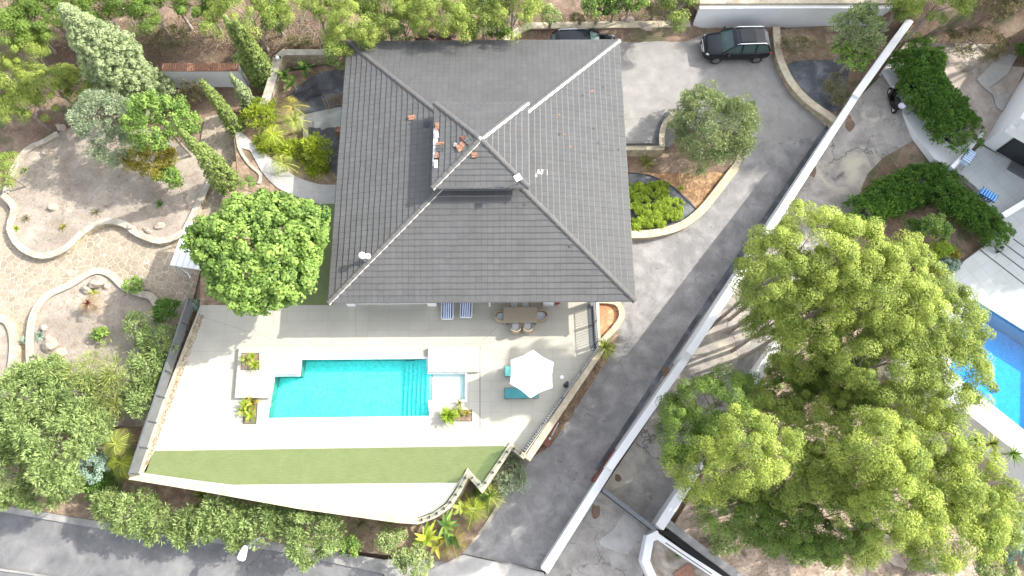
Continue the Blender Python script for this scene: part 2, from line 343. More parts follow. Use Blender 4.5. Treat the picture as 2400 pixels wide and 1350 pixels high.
class MB:
    def __init__(s): s.v = []; s.f = []; s.m = []
    def add(s, vs, fs, mi=0):
        b = len(s.v); s.v += [tuple(v) for v in vs]; s.f += [tuple(b+i for i in f) for f in fs]; s.m += [mi]*len(fs); return s
    def box(s, c, d, rz=0, mi=0, top=None, tilt=0):
        """centre, dims; top=(sx,sy) scales the top; tilt about local x"""
        vs = []
        for z in (-1, 1):
            k = top if (top and z > 0) else (1, 1)
            for x, y in ((-1, -1), (1, -1), (1, 1), (-1, 1)):
                vs.append(Vector((x*d[0]/2*k[0], y*d[1]/2*k[1], z*d[2]/2)))
        m = Matrix.Rotation(rz, 3, 'Z') @ Matrix.Rotation(tilt, 3, 'X')
        c = Vector(c)
        return s.add([m @ v + c for v in vs], [(3, 2, 1, 0), (4, 5, 6, 7), (0, 1, 5, 4), (1, 2, 6, 5), (2, 3, 7, 6), (3, 0, 4, 7)], mi)
    def tube(s, pts, rad, n=8, mi=0, cap=True):
        pts = [Vector(p) for p in pts]; rad = rad if hasattr(rad, '__len__') else [rad]*len(pts)
        rings = []
        for i, p in enumerate(pts):
            d = (pts[min(i+1, len(pts)-1)] - pts[max(i-1, 0)]).normalized()
            a = d.orthogonal().normalized() if abs(d.z) > .99 else d.cross(Vector((0, 0, 1))).normalized(); b2 = d.cross(a).normalized()
            rings += [p + (a*math.cos(2*math.pi*k/n) + b2*math.sin(2*math.pi*k/n))*rad[i] for k in range(n)]
        fs = []
        for i in range(len(pts)-1):
            for k in range(n): fs.append((i*n+k, i*n+(k+1) % n, (i+1)*n+(k+1) % n, (i+1)*n+k))
        if cap: fs += [tuple(range(n)), tuple(reversed(range((len(pts)-1)*n, len(pts)*n)))]
        return s.add(rings, fs, mi)
    def prism(s, poly, z0, z1, mi=0):
        n = len(poly); vs = [(p[0], p[1], z0) for p in poly] + [(p[0], p[1], z1) for p in poly]
        return s.add(vs, [tuple(reversed(range(n))), tuple(range(n, 2*n))] + [(i, (i+1) % n, n+(i+1) % n, n+i) for i in range(n)], mi)
    def ball(s, c, r, nu=10, nv=6, mi=0, jit=0):
        vs = []; c = Vector(c); r = r if hasattr(r, '__len__') else (r, r, r)
        for j in range(nv+1):
            for i in range(nu):
                a = 2*math.pi*i/nu; t = math.pi*j/nv; k = 1+random.uniform(-jit, jit) if 0 < j < nv else 1
                vs.append(c + Vector((r[0]*math.sin(t)*math.cos(a)*k, r[1]*math.sin(t)*math.sin(a)*k, r[2]*math.cos(t)*k)))
        fs = []
        for j in range(nv):
            for i in range(nu): fs.append((j*nu+i, (j+1)*nu+i, (j+1)*nu+(i+1) % nu, j*nu+(i+1) % nu))
        return s.add(vs, fs, mi)
    def build(s, name, mats, parent=None, smooth=False, keep=False, bevel=0, tint=None):
        o = mkmesh(name, s.v, s.f, mats, parent, s.m, tint, smooth, keep)
        if bevel:
            m = o.modifiers.new("bevel", 'BEVEL'); m.width = bevel; m.segments = 2; m.limit_method = 'ANGLE'
        return o
def pts(lst, zf=0): return [G(a, b, zf) for a, b in lst]
def smoothline(p, n=4, closed=False):
    out = []; L = len(p)
    rng = range(L if closed else L-1)
    for i in rng:
        g = lambda k: p[k % L] if closed else p[max(0, min(L-1, k))]
        p0, p1, p2, p3 = g(i-1), g(i), g(i+1), g(i+2)
        for k in range(n):
            t = k/n
            out.append(.5*((2*p1)+(p2-p0)*t+(2*p0-5*p1+4*p2-p3)*t*t+(3*p1-p0-3*p2+p3)*t**3))
    if not closed: out.append(p[-1])
    return out
def slab(name, poly, zf, mat, depth=.6, holes=(), curve=0, cuts=(), side=None, off=0, kind='structure', label=None, cat=None, parent=None):
    """a surface with real edges: top follows zf, skirt goes down by depth"""
    loops = [pts(poly, zf)] + [pts(h, zf) for h in holes]
    if curve: loops[0] = smoothline(loops[0], curve, True)
    bm = bmesh.new(); flatv = [Vector((p.x, p.y, 0)) for lp in loops for p in lp]
    vs = [bm.verts.new(v) for v in flatv]
    for t in tessellate_polygon([[Vector((p.x, p.y, 0)) for p in lp] for lp in loops]):
        try: bm.faces.new([vs[i] for i in t])
        except ValueError: pass
    bmesh.ops.recalc_face_normals(bm, faces=bm.faces)
    for axis, vals in (('y', cuts),):
        for v in vals:
            bmesh.ops.bisect_plane(bm, geom=bm.verts[:]+bm.edges[:]+bm.faces[:], plane_co=(0, v, 0), plane_no=(0, 1, 0))
    for v in bm.verts: v.co.z = (zf(v.co.x, v.co.y) if callable(zf) else zf) + off
    for f in bm.faces:
        if f.normal.z < 0: f.normal_flip()
    if depth:
        be = [e for e in bm.edges if e.is_boundary]
        r = bmesh.ops.extrude_edge_only(bm, edges=be)
        for g in r['geom']:
            if isinstance(g, bmesh.types.BMVert): g.co.z -= depth
        for f in bm.faces:
            f.material_index = 0
        for g in r['geom']:
            if isinstance(g, bmesh.types.BMFace): g.material_index = 1 if side else 0
    me = bpy.data.meshes.new(name)
    c = sum((v.co for v in bm.verts), Vector())/len(bm.verts); c.z = min(v.co.z for v in bm.verts)
    if parent: c = Vector(parent.location)
    for v in bm.verts: v.co -= c
    bm.to_mesh(me); bm.free()
    me.materials.append(M[mat])
    if side: me.materials.append(M[side])
    o = bpy.data.objects.new(name, me); COL.objects.link(o); o.location = c
    if parent: o.parent = parent; o.location = (0, 0, 0); return o
    return tag(o, label, cat, kind=kind)
def ribbon(mb, line, w, z1, z0, mi=0, side=0, closed=False):
    """wall body along a polyline; z1/z0 may be callables"""
    n = len(line); q = []
    L = [Vector((p[0], p[1], 0)) for p in line]
    for i, p in enumerate(L):
        a = L[(i-1) % n] if (closed or i > 0) else None; b = L[(i+1) % n] if (closed or i < n-1) else None
        d1 = (p-a).normalized() if a is not None else (b-p).normalized()
        d2 = (b-p).normalized() if b is not None else d1
        nrm = Vector((-(d1+d2).y, (d1+d2).x, 0)).normalized(); k = 1/max(.45, nrm.dot(Vector((-d1.y, d1.x, 0))))
        o1 = (w/2 if side == 0 else (w if side > 0 else 0)); o2 = (w/2 if side == 0 else (0 if side > 0 else w))
        q.append((p+nrm*o1*k, p-nrm*o2*k))
    vs = []
    for l_, r_ in q:
        for p in (l_, r_):
            zt = z1(p.x, p.y) if callable(z1) else z1; zb = z0(p.x, p.y) if callable(z0) else z0
            vs += [(p.x, p.y, zt), (p.x, p.y, zb)]
    fs = []
    for i in range(n if closed else n-1):
        a = i*4; b = ((i+1) % n)*4
        fs += [(a, a+2, b+2, b), (a, b, b+1, a+1), (a+2, a+3, b+3, b+2), (a+1, b+1, b+3, a+3)]
    if not closed: fs += [(0, 1, 3, 2), ((n-1)*4, (n-1)*4+2, (n-1)*4+3, (n-1)*4+1)]
    mb.add(vs, fs, mi)
def wall(name, line, zt, w, h, mat, cop, label, cat='wall', coph=.08, copw=.04, curve=0, side=0, group=None, zb=None, closed=False):
    """line in picture coordinates taken along the wall's top at height zt"""
    L = pts(line, zt)
    if curve: L = smoothline(L, curve, closed)
    root = empty(name, (L[0].x, L[0].y, (zt(L[0].x, L[0].y) if callable(zt) else zt)-h), 0, label, cat, group)
    f1 = (lambda x, y: zt(x, y)-coph) if callable(zt) else zt-coph
    f0 = (lambda x, y: zt(x, y)-h) if callable(zt) else zt-h
    a = MB(); ribbon(a, L, w, f1, f0, side=side, closed=closed); a.build('masonry', mat, root)
    b = MB(); ribbon(b, L, w+copw*2, zt, f1, side=0 if side == 0 else side, closed=closed); b.build('coping', cop, root)
    return root

# ---------------------------------------------------------------- foliage
def unit(n, rng):
    v = rng.normal(size=(n, 3)); return v/np.linalg.norm(v, axis=1)[:, None]
def leafcards(C, N, size, asp, rng, jit=.6, along=False):
    """rhombic leaves at C; N is the blade normal, or the blade axis when along"""
    n = len(C); N = N + unit(n, rng)*jit; N /= np.linalg.norm(N, axis=1)[:, None]
    A = np.cross(N, unit(n, rng)); A /= (np.linalg.norm(A, axis=1)[:, None]+1e-9)
    if along: U, V2 = N, A
    else: U = A; V2 = np.cross(N, A)
    s = size*rng.uniform(.65, 1.3, n)[:, None]
    V = np.stack([C-U*s*(.15 if along else .5), C+V2*s*asp*.5+U*s*.1, C+U*s*(.85 if along else .5), C-V2*s*asp*.5+U*s*.1], 1)
    return V.reshape(-1, 3)
def crownpts(Rv, nc, rng, low=-.25, inner=.45, lumpy=1.0):
    """clump centres inside an uneven crown"""
    d = unit(nc*3, rng); d = d[d[:, 2] > low][:nc]
    ph = rng.uniform(0, 6.28, 6)
    lump = 1 + lumpy*.13*np.sin(3*np.arctan2(d[:, 1], d[:, 0])+ph[0]) + lumpy*.10*np.sin(5*np.arctan2(d[:, 1], d[:, 0])+ph[1]) + .08*np.sin(4*d[:, 2]+ph[2])
    r = rng.uniform(inner, 1, len(d))**.6*lump
    return d*r[:, None]*np.array(Rv), r
def foliage(name, root, base, Cc, clr, per, size, asp, mat, rng, jit=.6, along=False, up=.25, tvar=.55, flatz=.8, low=-.5):
    """leaf mesh: clumps centred at base+Cc with radius clr, per leaves each"""
    nc = len(Cc); k = nc*per
    ci = np.repeat(np.arange(nc), per)
    d = unit(k, rng); d[:, 2] = np.where(d[:, 2] < low, -d[:, 2], d[:, 2])
    cr = clr*rng.uniform(.5, 1.35, nc)
    rr = (1-np.abs(rng.normal(0, .22, k))).clip(.15, 1.15)
    pos = Cc[ci] + d*(cr[ci]*rr)[:, None]*np.array([1, 1, flatz]) + np.array(base)
    N = d.copy(); N[:, 2] += up
    V = leafcards(pos, N, size, asp, rng, jit, along)
    tc = rng.uniform(0, 1, nc); t = (tvar*tc[ci] + (1-tvar)*rng.uniform(0, 1, k)).clip(0, 1)
    Fc = np.arange(k*4, dtype=np.int32).reshape(-1, 4)
    return mkmesh(name, V, Fc, mat, root, tint=np.repeat(t, 4))
def limbs(root, base, top, Cc, rng, r0, n=8, name='trunk', mat='bark', lean=0):
    mb = MB(); b = Vector(base); tp = Vector(top)
    mid = b.lerp(tp, .5)+Vector((rng.uniform(-.12, .12), rng.uniform(-.12, .12), 0))*lean
    mb.tube([b-Vector((0, 0, .3)), b.lerp(mid, .5), mid, tp], [r0, r0*.85, r0*.7, r0*.25], 8)
    idx = rng.permutation(len(Cc))[:n]
    for i in idx:
        e = Vector(base)+Vector((Cc[i][0]*.8, Cc[i][1]*.8, Cc[i][2]*.93)); s0 = b.lerp(tp, float(rng.uniform(.45, .85)))
        m2 = s0.lerp(e, .5)+Vector((0, 0, .12*(e-s0).length*rng.uniform(-.5, .8)))
        mb.tube([s0, m2, e], [r0*.35, r0*.2, r0*.06], 5, cap=False)
    return mb.build(name, mat, root, smooth=True)
KIND = {  # leaf mat, clump radius, leaves per m2 factor, size, aspect, along, jit
 'pine': dict(mat='pine needles', clr=.42, size=.10, asp=.36, along=False, jit=.6, per=340, dens=1.15, up=.35),
 'farpine': dict(mat='far pine needles', clr=.46, size=.13, asp=.36, along=False, jit=.65, per=230, dens=1.1, up=.35),
 'broad': dict(mat='broad leaves', clr=.38, size=.17, asp=.85, along=False, jit=.75, per=75, dens=2.4, up=.5),
 'olive': dict(mat='olive leaves', clr=.34, size=.15, asp=.32, along=True, jit=.8, per=120, dens=2.2, up=.3),
 'silver': dict(mat='silver leaves', clr=.34, size=.14, asp=.35, along=True, jit=.8, per=110, dens=2.2, up=.3),
 'shrub': dict(mat='shrub leaves', clr=.30, size=.13, asp=.5, along=False, jit=.8, per=75, dens=3.0, up=.3),
 'oleander': dict(mat='oleander leaves', clr=.30, size=.22, asp=.26, along=True, jit=.55, per=64, dens=3.4, up=.4),
 'hedge': dict(mat='hedge leaves', clr=.28, size=.13, asp=.5, along=True, jit=.7, per=75, dens=3.4, up=.3),
 'lime': dict(mat='lime leaves', clr=.30, size=.24, asp=.2, along=True, jit=.6, per=60, dens=2.8, up=.4),
 'mound': dict(mat='mound leaves', clr=.20, size=.10, asp=.6, along=False, jit=.8, per=90, dens=3.4, up=.4),
 'feather': dict(mat='feather leaves', clr=.55, size=.34, asp=.10, along=True, jit=.5, per=120, dens=1.5, up=.3),
 'yellow': dict(mat='yellow leaves', clr=.25, size=.15, asp=.4, along=True, jit=.7, per=60, dens=2.2, up=.3),
 'blue': dict(mat='blue leaves', clr=.26, size=.12, asp=.6, along=False, jit=.8, per=70, dens=2.8, up=.3),
 'dull': dict(mat='dull leaves', clr=.28, size=.12, asp=.4, along=True, jit=.8, per=60, dens=1.8, up=.3),
 'conifer': dict(mat='conifer leaves', clr=.34, size=.20, asp=.35, along=True, jit=.6, per=80, dens=2.2, up=.3),
 'purple': dict(mat='purple leaves', clr=.28, size=.13, asp=.5, along=False, jit=.8, per=60, dens=2.2, up=.3),
 'green': dict(mat='broad leaves', clr=.30, size=.13, asp=.7, along=False, jit=.8, per=70, dens=2.8, up=.3),
}
SEED = [100]
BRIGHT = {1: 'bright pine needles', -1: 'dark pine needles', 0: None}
def plant(kind, px, py, h, Rv, name, label, cat, group=None, zf=T, trunk=.12, inner=.5, low=-.25, nl=8, base_px=None, mat=None, tname='trunk', cname='crown', stem=True, dens=1, lumpy=1.0):
    """crown centred h above its ground where the picture shows (px, py); radii Rv in metres"""
    SEED[0] += 1; rng = np.random.default_rng(SEED[0]); K = dict(KIND[kind])
    if mat: K['mat'] = mat
    c = G(px, py, lambda x, y: zf(x, y)+h); gz = c.z-h
    base = np.array([c.x, c.y, gz])
    area = 2*math.pi*((Rv[0]*Rv[1]+Rv[0]*Rv[2]+Rv[1]*Rv[2])/3)
    clr = min(K['clr'], min(Rv)*.5)
    nc = int(max(6, (1.55 if 'pine' in kind else 1.9)*dens*area*(.8 if low > -.1 else 1)/(math.pi*clr*clr)))
    Ri = [max(.08, r-clr*.55) for r in Rv]
    Cc, r = crownpts(Ri, nc, rng, low, inner, lumpy)
    Cc = Cc + np.array([0, 0, h])
    root = empty(name, tuple(base), 0, label, cat, group)
    if stem: limbs(root, base, base+np.array([0, 0, h]), Cc, rng, trunk, nl, tname)
    per = max(20, int(K['per']*(clr/K['clr'])**2))
    foliage(cname, root, base, Cc, clr, per, K['size'], K['asp'], K['mat'], rng, K['jit'], K['along'], K['up'])
    return root
def cypress(tip, basep, r, label, group, kind='cypress leaves', zf=T, name='cypress_tree', bulge=1.0):
    SEED[0] += 1; rng = np.random.default_rng(SEED[0])
    b = G(basep[0], basep[1], zf)
    best = min((abs(Vector((P(tip[0], tip[1], b.z+hh).x-b.x, P(tip[0], tip[1], b.z+hh).y-b.y)).length), hh) for hh in np.arange(1.5, 12, .1))
    h = best[1]; root = empty(name, tuple(b), 0, label, 'tree', group); base = np.array(b)
    wide = r > 1.2
    n = int((105 if wide else 210)*h*r); t = rng.uniform(0.02, 1, n)**1.15; a = rng.uniform(0, 6.283, n)
    prof = r*np.minimum(1, (1-t)**.75*1.15+.03)*np.minimum(1, .55+t*4)*(1+.14*np.sin(7*t+rng.uniform(0, 6))+.12*np.sin(3*a+9*t))
    rr = prof*rng.uniform(.6, 1.3 if wide else 1.1, n)
    Cc = np.stack([rr*np.cos(a), rr*np.sin(a), t*h], 1)
    if wide: foliage('crown', root, base, Cc, .21, 60, .14, .4, kind, rng, .7, False, .35, .6, .6)
    else: foliage('crown', root, base, Cc, .10, 24, .10, .5, kind, rng, .7, False, .3, .5)
    mb = MB(); mb.tube([b-Vector((0, 0, .2)), b+Vector((0, 0, h*.5)), b+Vector((0, 0, h*.95))], [.11, .07, .02], 7); mb.build('trunk', 'bark', root)
    return root
def blades(root, name, c, n, L, w, mat, rng, el=(20, 75), droop=.5, seg=4, tint=None, twist=0):
    """rosette of strap leaves"""
    V = []; Fc = []; Tn = []
    for i in range(n):
        a = rng.uniform(0, 6.283); e = R(rng.uniform(*el)); l_ = L*rng.uniform(.75, 1.15)
        d = np.array([math.cos(a), math.sin(a)]); s = np.array([-d[1], d[0], 0]); b0 = len(V)
        t0 = rng.uniform(0, 1)
        for k in range(seg+1):
            u = k/seg; hr = l_*u*math.cos(e); z = l_*u*math.sin(e) - droop*l_*u*u*.6
            p = np.array([c[0]+d[0]*hr, c[1]+d[1]*hr, c[2]+z]); ww = w*(1-u**2)*.5+.004
            V += [p-s*ww+np.array([0, 0, ww*.5]), p, p+s*ww+np.array([0, 0, ww*.5])]; Tn += [t0]*3
        for k in range(seg):
            q = b0+k*3; Fc += [(q, q+1, q+4, q+3), (q+1, q+2, q+5, q+4)]
    return mkmesh(name, V, np.array(Fc, dtype=np.int32), mat, root, tint=Tn)
def fronds(root, name, c, n, L, mat, rng, el=(10, 70), droop=.8, leaf=.35, w=.010, ns=12):
    """pinnate palm fronds"""
    V = []; Fc = []; Tn = []
    for i in range(n):
        a = 6.283*i/n+rng.uniform(-.3, .3); e = R(rng.uniform(*el)); l_ = L*rng.uniform(.8, 1.1)
        d = np.array([math.cos(a), math.sin(a), 0]); s = np.array([-d[1], d[0], 0]); t0 = rng.uniform(.2, 1)
        def pt(u): return np.array([c[0], c[1], c[2]]) + d*l_*u*math.cos(e) + np.array([0, 0, l_*u*math.sin(e)-droop*l_*u*u*.75])
        for k in range(ns):
            u = (k+1)/ns; p = pt(u); q = pt(min(1, u+.02)); ll = leaf*math.sin(math.pi*(.12+.8*u))+.05
            for sg in (-1, 1):
                tip = p + s*sg*ll + d*ll*.55 + np.array([0, 0, -ll*.35]); b0 = len(V); nn = d*w
                V += [p-nn, p+nn, tip+nn*.2, tip-nn*.2]; Tn += [t0]*4; Fc.append((b0, b0+1, b0+2, b0+3))
        for k in range(5):
            p = pt(k/5); q = pt((k+1)/5); b0 = len(V); V += [p-s*.02, p+s*.02, q+s*.015, q-s*.015]; Tn += [1]*4; Fc.append((b0, b0+1, b0+2, b0+3))
    return mkmesh(name, V, np.array(Fc, dtype=np.int32), mat, root, tint=Tn)
def rng_(): SEED[0] += 1; return np.random.default_rng(SEED[0])
#PART2
# ================================================================ THE SETTING
def terrain():
    xs = np.concatenate([np.arange(-400, -48, 22), np.arange(-48, 56, 1.0), np.arange(56, 400, 22)])
    ys = np.concatenate([np.arange(-400, -12, 20), np.arange(-12, 48, 1.0), np.arange(48, 400, 22)])
    rg = np.random.default_rng(3); V = []
    for y in ys:
        for x in xs: V.append((x, y, T(x, y)-.02 + (rg.normal(0, .035) if abs(x) < 60 else 0) - (3 if (-17.5 < x < 3.5 and 1 < y < 26) else 0)))
    nx = len(xs); Fc = []
    for j in range(len(ys)-1):
        for i in range(nx-1):
            a = j*nx+i; Fc.append((a, a+1, a+1+nx, a+nx))
    tag(mkmesh('ground', V, np.array(Fc, dtype=np.int32), 'forest floor', smooth=True), kind='structure')
terrain()
CUT = (-3.5, 0.5, 6, 15, 20, 24)
SZ = -3.4
# street
slab('street', [(-400, 1180), (0, 1199), (215, 1236), (420, 1262), (640, 1290), (900, 1345), (1000, 1420), (1400, 1600), (-400, 1600)], SZ, 'street asphalt', .3)
slab('pavement', [(-400, 1166), (0, 1184), (215, 1219), (420, 1245), (640, 1270), (900, 1312), (1080, 1302), (1200, 1322), (1275, 1342), (1330, 1600), (960, 1500), (900, 1345), (640, 1290), (420, 1262), (215, 1236), (0, 1199), (-400, 1180)],
     SZ+.13, 'pavement concrete', .5)
slab('far_kerb', [(-400, 1308), (0, 1333), (60, 1341), (130, 1353), (400, 1400), (400, 1406), (130, 1358), (60, 1346), (0, 1338), (-400, 1313)], SZ+.10, 'pavement concrete', .3)
slab('crossing_slab', [(1085, 1300), (1275, 1344), (1330, 1600), (960, 1500), (1000, 1340)], SZ+.17, 'light concrete', .3, kind='structure')
slab('verge', [(-400, 1120), (0, 1120), (200, 1150), (305, 1117), (420, 1244), (215, 1218), (0, 1183), (-400, 1165)], SZ+.10, 'brown bed', .4)
# our driveway and car park
slab('driveway', [(1560, 290), (1700, 270), (1900, 240), (1950, 285), (1820, 480), (1660, 745), (1500, 985), (1395, 1150), (1272, 1338), (1085, 1298), (1145, 1215), (1170, 1150), (1230, 1062), (1405, 812), (1440, 720), (1400, 640), (1400, 556), (1480, 557), (1545, 553), (1605, 535), (1652, 498), (1688, 455), (1720, 412), (1744, 375), (1748, 330), (1715, 300), (1600, 300), (1570, 342), (1400, 346)],
     gd, 'driveway concrete', 1.0, cuts=CUT)
slab('car_park', [(1180, 75), (1240, 68), (1630, 68), (1815, 64), (1840, 160), (1880, 225), (1955, 285), (1905, 320), (1830, 335), (1752, 320), (1700, 285), (1600, 268), (1566, 300), (1560, 342), (1400, 342), (1250, 300)],
     lambda x, y: (0 if x < 9 else itp(x, [9, 12.5], [0, 1])*gd(x, y))+.006, 'car park concrete', 1.3, cuts=(20, 22, 24))
# neighbour's drive
slab('neighbour_driveway', [(2068, 175), (2090, 195), (2128, 290), (2200, 370), (2235, 385), (2215, 430), (1990, 520), (1930, 600), (1830, 800), (1760, 890), (1560, 1195), (1530, 1250), (1500, 1380), (1340, 1500), (1276, 1348), (1420, 1135), (1520, 985), (1680, 745), (1840, 480), (1975, 265)],
     lambda x, y: gd(x, y)+.05, 'stained concrete', 1.0, cuts=CUT)
slab('concrete_patch', [(1462, 1205), (1500, 1235), (1525, 1260), (1490, 1270), (1470, 1300), (1440, 1290), (1408, 1278), (1410, 1262), (1440, 1240)],
     lambda x, y: gd(x, y)+.056, 'light concrete', 0, curve=2, cuts=CUT)
slab('concrete_strip', [(1762, 800), (1800, 770), (1740, 905), (1640, 1060), (1560, 1180), (1520, 1215), (1508, 1205), (1600, 1060), (1700, 900)],
     lambda x, y: gd(x, y)+.056, 'pavement concrete', 0, cuts=CUT)
# rust and oil stains with shapes of their own
for k, (a, b, s) in enumerate([(1395, 1200, 14), (1448, 1120, 9), (1560, 870, 10), (1905, 400, 12), (1990, 290, 14)]):
    slab('rust_stain', [(a+s*math.cos(t)*random.uniform(.6, 1.2), b+s*1.4*math.sin(t)*random.uniform(.6, 1.2)) for t in np.arange(0, 6.2, .7)],
         lambda x, y: gd(x, y)+.060, 'rust', 0, curve=2)
# soil of the pine grove and bank
slab('grove_soil', [(1838, 800), (1960, 620), (2010, 530), (2150, 470), (2240, 560), (2255, 640), (2160, 870), (2290, 985), (2400, 1078), (2600, 1300), (2400, 1600), (1800, 1500), (1580, 1230), (1640, 1130)],
     lambda x, y: gd(x, y)-.02, 'grove soil', .5, cuts=CUT)
# neighbour's grounds
slab('neighbour_path', [(2066, 168), (2100, 120), (2110, 145), (2112, 180), (2135, 205), (2150, 235), (2175, 265), (2215, 330), (2245, 345), (2300, 320), (2255, 380), (2235, 400), (2190, 372), (2150, 320), (2120, 270), (2098, 215)],
     .12, 'white render', .5, curve=0)
slab('neighbour_garden_ground', [(2110, 110), (2180, 20), (2420, -60), (2700, 60), (2700, 420), (2400, 400), (2300, 320), (2250, 350), (2160, 250), (2115, 190)], .1, 'neighbour gravel', .5)
slab('neighbour_steps', [(2290, 185), (2345, 125), (2385, 130), (2360, 175), (2320, 205), (2340, 225), (2370, 215), (2350, 260), (2335, 250), (2328, 222), (2300, 200)], .2, 'light concrete', .12)
NP = [(2262, 688), (2500, 837), (2500, 1112), (2200, 872)]
slab('neighbour_terrace', [(2238, 398), (2300, 340), (2700, 560), (2900, 900), (2800, 1400), (2400, 1074), (2285, 983), (2120, 860), (2220, 660), (2262, 610), (2330, 560), (2330, 500), (2290, 440)],
     0.0, 'neighbour tile', 4.0, holes=[NP], side='white render')
for k, (a, b) in enumerate([((2296, 585), (2460, 712)), ((2330, 580), (2475, 690)), ((2355, 572), (2490, 672)), ((2375, 560), (2500, 650))]):
    mb = MB(); ribbon(mb, [P(*a, .0), P(*b, .0)], .06, .02, -.02); tag(mb.build('terrace_joint', 'dark trim'), kind='structure')
# our terrace
POOL = [(703, 838), (1004, 836), (1006, 872), (1095, 872), (1095, 942), (1009, 943), (1012, 980), (622, 985), (640, 878), (699, 877)]
TERR = [(462, 733), (470, 715), (780, 715), (790, 640), (1400, 640), (1404, 700), (1408, 808), (1232, 1064), (1196, 1038), (1130, 1138), (1096, 1100), (1078, 1130), (1045, 1178), (1015, 1200), (978, 1214), (935, 1218), (312, 1116)]
slab('terrace', TERR, 0.0, 'terrace tile', 3.6, holes=[POOL], side='stone masonry')
slab('lawn', [(362, 1057), (1180, 1045), (1190, 1049), (1130, 1131), (1096, 1098), (1072, 1131), (640, 1135), (545, 1136), (480, 1128), (336, 1108)], .012, 'artificial turf', .012)
slab('pebble_strip', [(545, 1137.5), (640, 1136.5), (1071, 1132.5), (1040, 1175), (1012, 1196), (978, 1209), (935, 1207), (700, 1165)], .010, 'pebble screed', .01)
slab('house_yard_turf', [(700, 440), (800, 440), (790, 715), (600, 720), (640, 600)], -.008, 'artificial turf', .8)
slab('tree_bed', [(545, 380), (580, 372), (606, 402), (645, 446), (702, 472), (641, 600), (601, 720), (468, 719), (470, 650)], -.07, 'brown bed', .8)
for a, b in [((472, 742), (640, 795)), ((530, 1045), (640, 945)), ((1125, 812), (1125, 1005)), ((560, 809), (1124, 806)), ((1125, 806), (1285, 786)), ((1166, 765), (1126, 803)), ((640, 1010), (1125, 1005)), ((1125, 1006), (1180, 1044)),
             ((640, 722), (640, 790)), ((834, 720), (834, 786))]:
    mb = MB(); ribbon(mb, [P(*a, 0), P(*b, 0)], .02, .003, -.01); tag(mb.build('terrace_joint', 'joint line'), kind='structure')
for a, b in [((668, 1052), (668, 1134)), ((868, 1049), (868, 1131)), ((1074, 1047), (1072, 1130))]:
    mb = MB(); ribbon(mb, [P(*a, 0), P(*b, 0)], .018, .0150, -.01); tag(mb.build('lawn_seam', 'artificial turf'), kind='structure')
mb = MB(); ribbon(mb, [P(1125, 812, 0), P(1125, 1003, 0)], .035, .005, -.01); tag(mb.build('drain_channel', 'dark trim'), kind='structure')
# pool
def pool():
    o = pts(POOL, 0); rt = empty('swimming_pool', (o[0].x, o[0].y, -1.3), 0, 'turquoise swimming pool with white steps set in the cream terrace', 'swimming pool')
    mb = MB()
    n = len(o); zb = -1.25
    vs = [(p.x, p.y, -.02) for p in o]+[(p.x, p.y, zb) for p in o]
    mb.add(vs, [(i, n+i, n+(i+1) % n, (i+1) % n) for i in range(n)])
    t = tessellate_polygon([[Vector((p.x, p.y, 0)) for p in o]])
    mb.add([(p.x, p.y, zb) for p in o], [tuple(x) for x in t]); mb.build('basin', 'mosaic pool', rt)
    sh = [P(1012, 874, 0), P(1094, 874, 0), P(1094, 941, 0), P(1012, 941, 0)]
    a = MB(); a.prism([(p.x, p.y) for p in reversed(sh)], zb+.01, -.30); a.build('shallow_shelf', 'white paint', rt)
    for k in range(6):
        x0 = P(945+11*k, 838, 0).x; x1 = P(1010, 900, 0).x; y1 = P(980, 838, 0).y-.01; y0 = P(980, 981, 0).y+.01
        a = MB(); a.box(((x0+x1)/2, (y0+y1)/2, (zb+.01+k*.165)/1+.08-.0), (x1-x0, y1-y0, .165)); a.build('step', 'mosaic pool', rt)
    main = [o[0], o[1], o[2], o[5], o[6], o[7], o[8], o[9]]; t2 = tessellate_polygon([[Vector((p.x, p.y, 0)) for p in main]])
    w = MB(); w.add([(p.x, p.y, -.11) for p in main], [tuple(x) for x in t2]); w.build('water', 'turquoise water', rt)
    w = MB(); w.add([(p.x, p.y, -.11) for p in (o[2], o[5], o[4], o[3])], [(3, 2, 1, 0) if (o[5]-o[2]).cross(o[4]-o[2]).z < 0 else (0, 1, 2, 3)]); w.build('water', 'shallow water', rt)
    c = MB(); ribbon(c, [Vector((p.x, p.y, 0)) for p in o], .12, .008, -.04, closed=True, side=-1); c.build('coping', 'stripe white', rt)
pool()
def pool2():
    o = pts(NP, 0); rt = empty('neighbour_swimming_pool', (o[0].x, o[0].y, -1.6), 0, 'deep blue swimming pool beside the grey tiled terrace behind the pines', 'swimming pool')
    n = 4; mb = MB(); zb = -1.5
    mb.add([(p.x, p.y, -.02) for p in o]+[(p.x, p.y, zb) for p in o], [(i, n+i, n+(i+1) % n, (i+1) % n) for i in range(n)]+[(4, 5, 6, 7)])
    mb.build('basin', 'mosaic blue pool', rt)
    w = MB(); w.add([(p.x, p.y, -.12) for p in o], [(0, 1, 2, 3)]); w.build('water', 'blue water', rt)
    c = MB(); ribbon(c, [Vector((p.x, p.y, 0)) for p in (o[2], o[3], o[0])], .5, .01, -.04, side=-1); c.build('coping', 'white render', rt)
pool2()
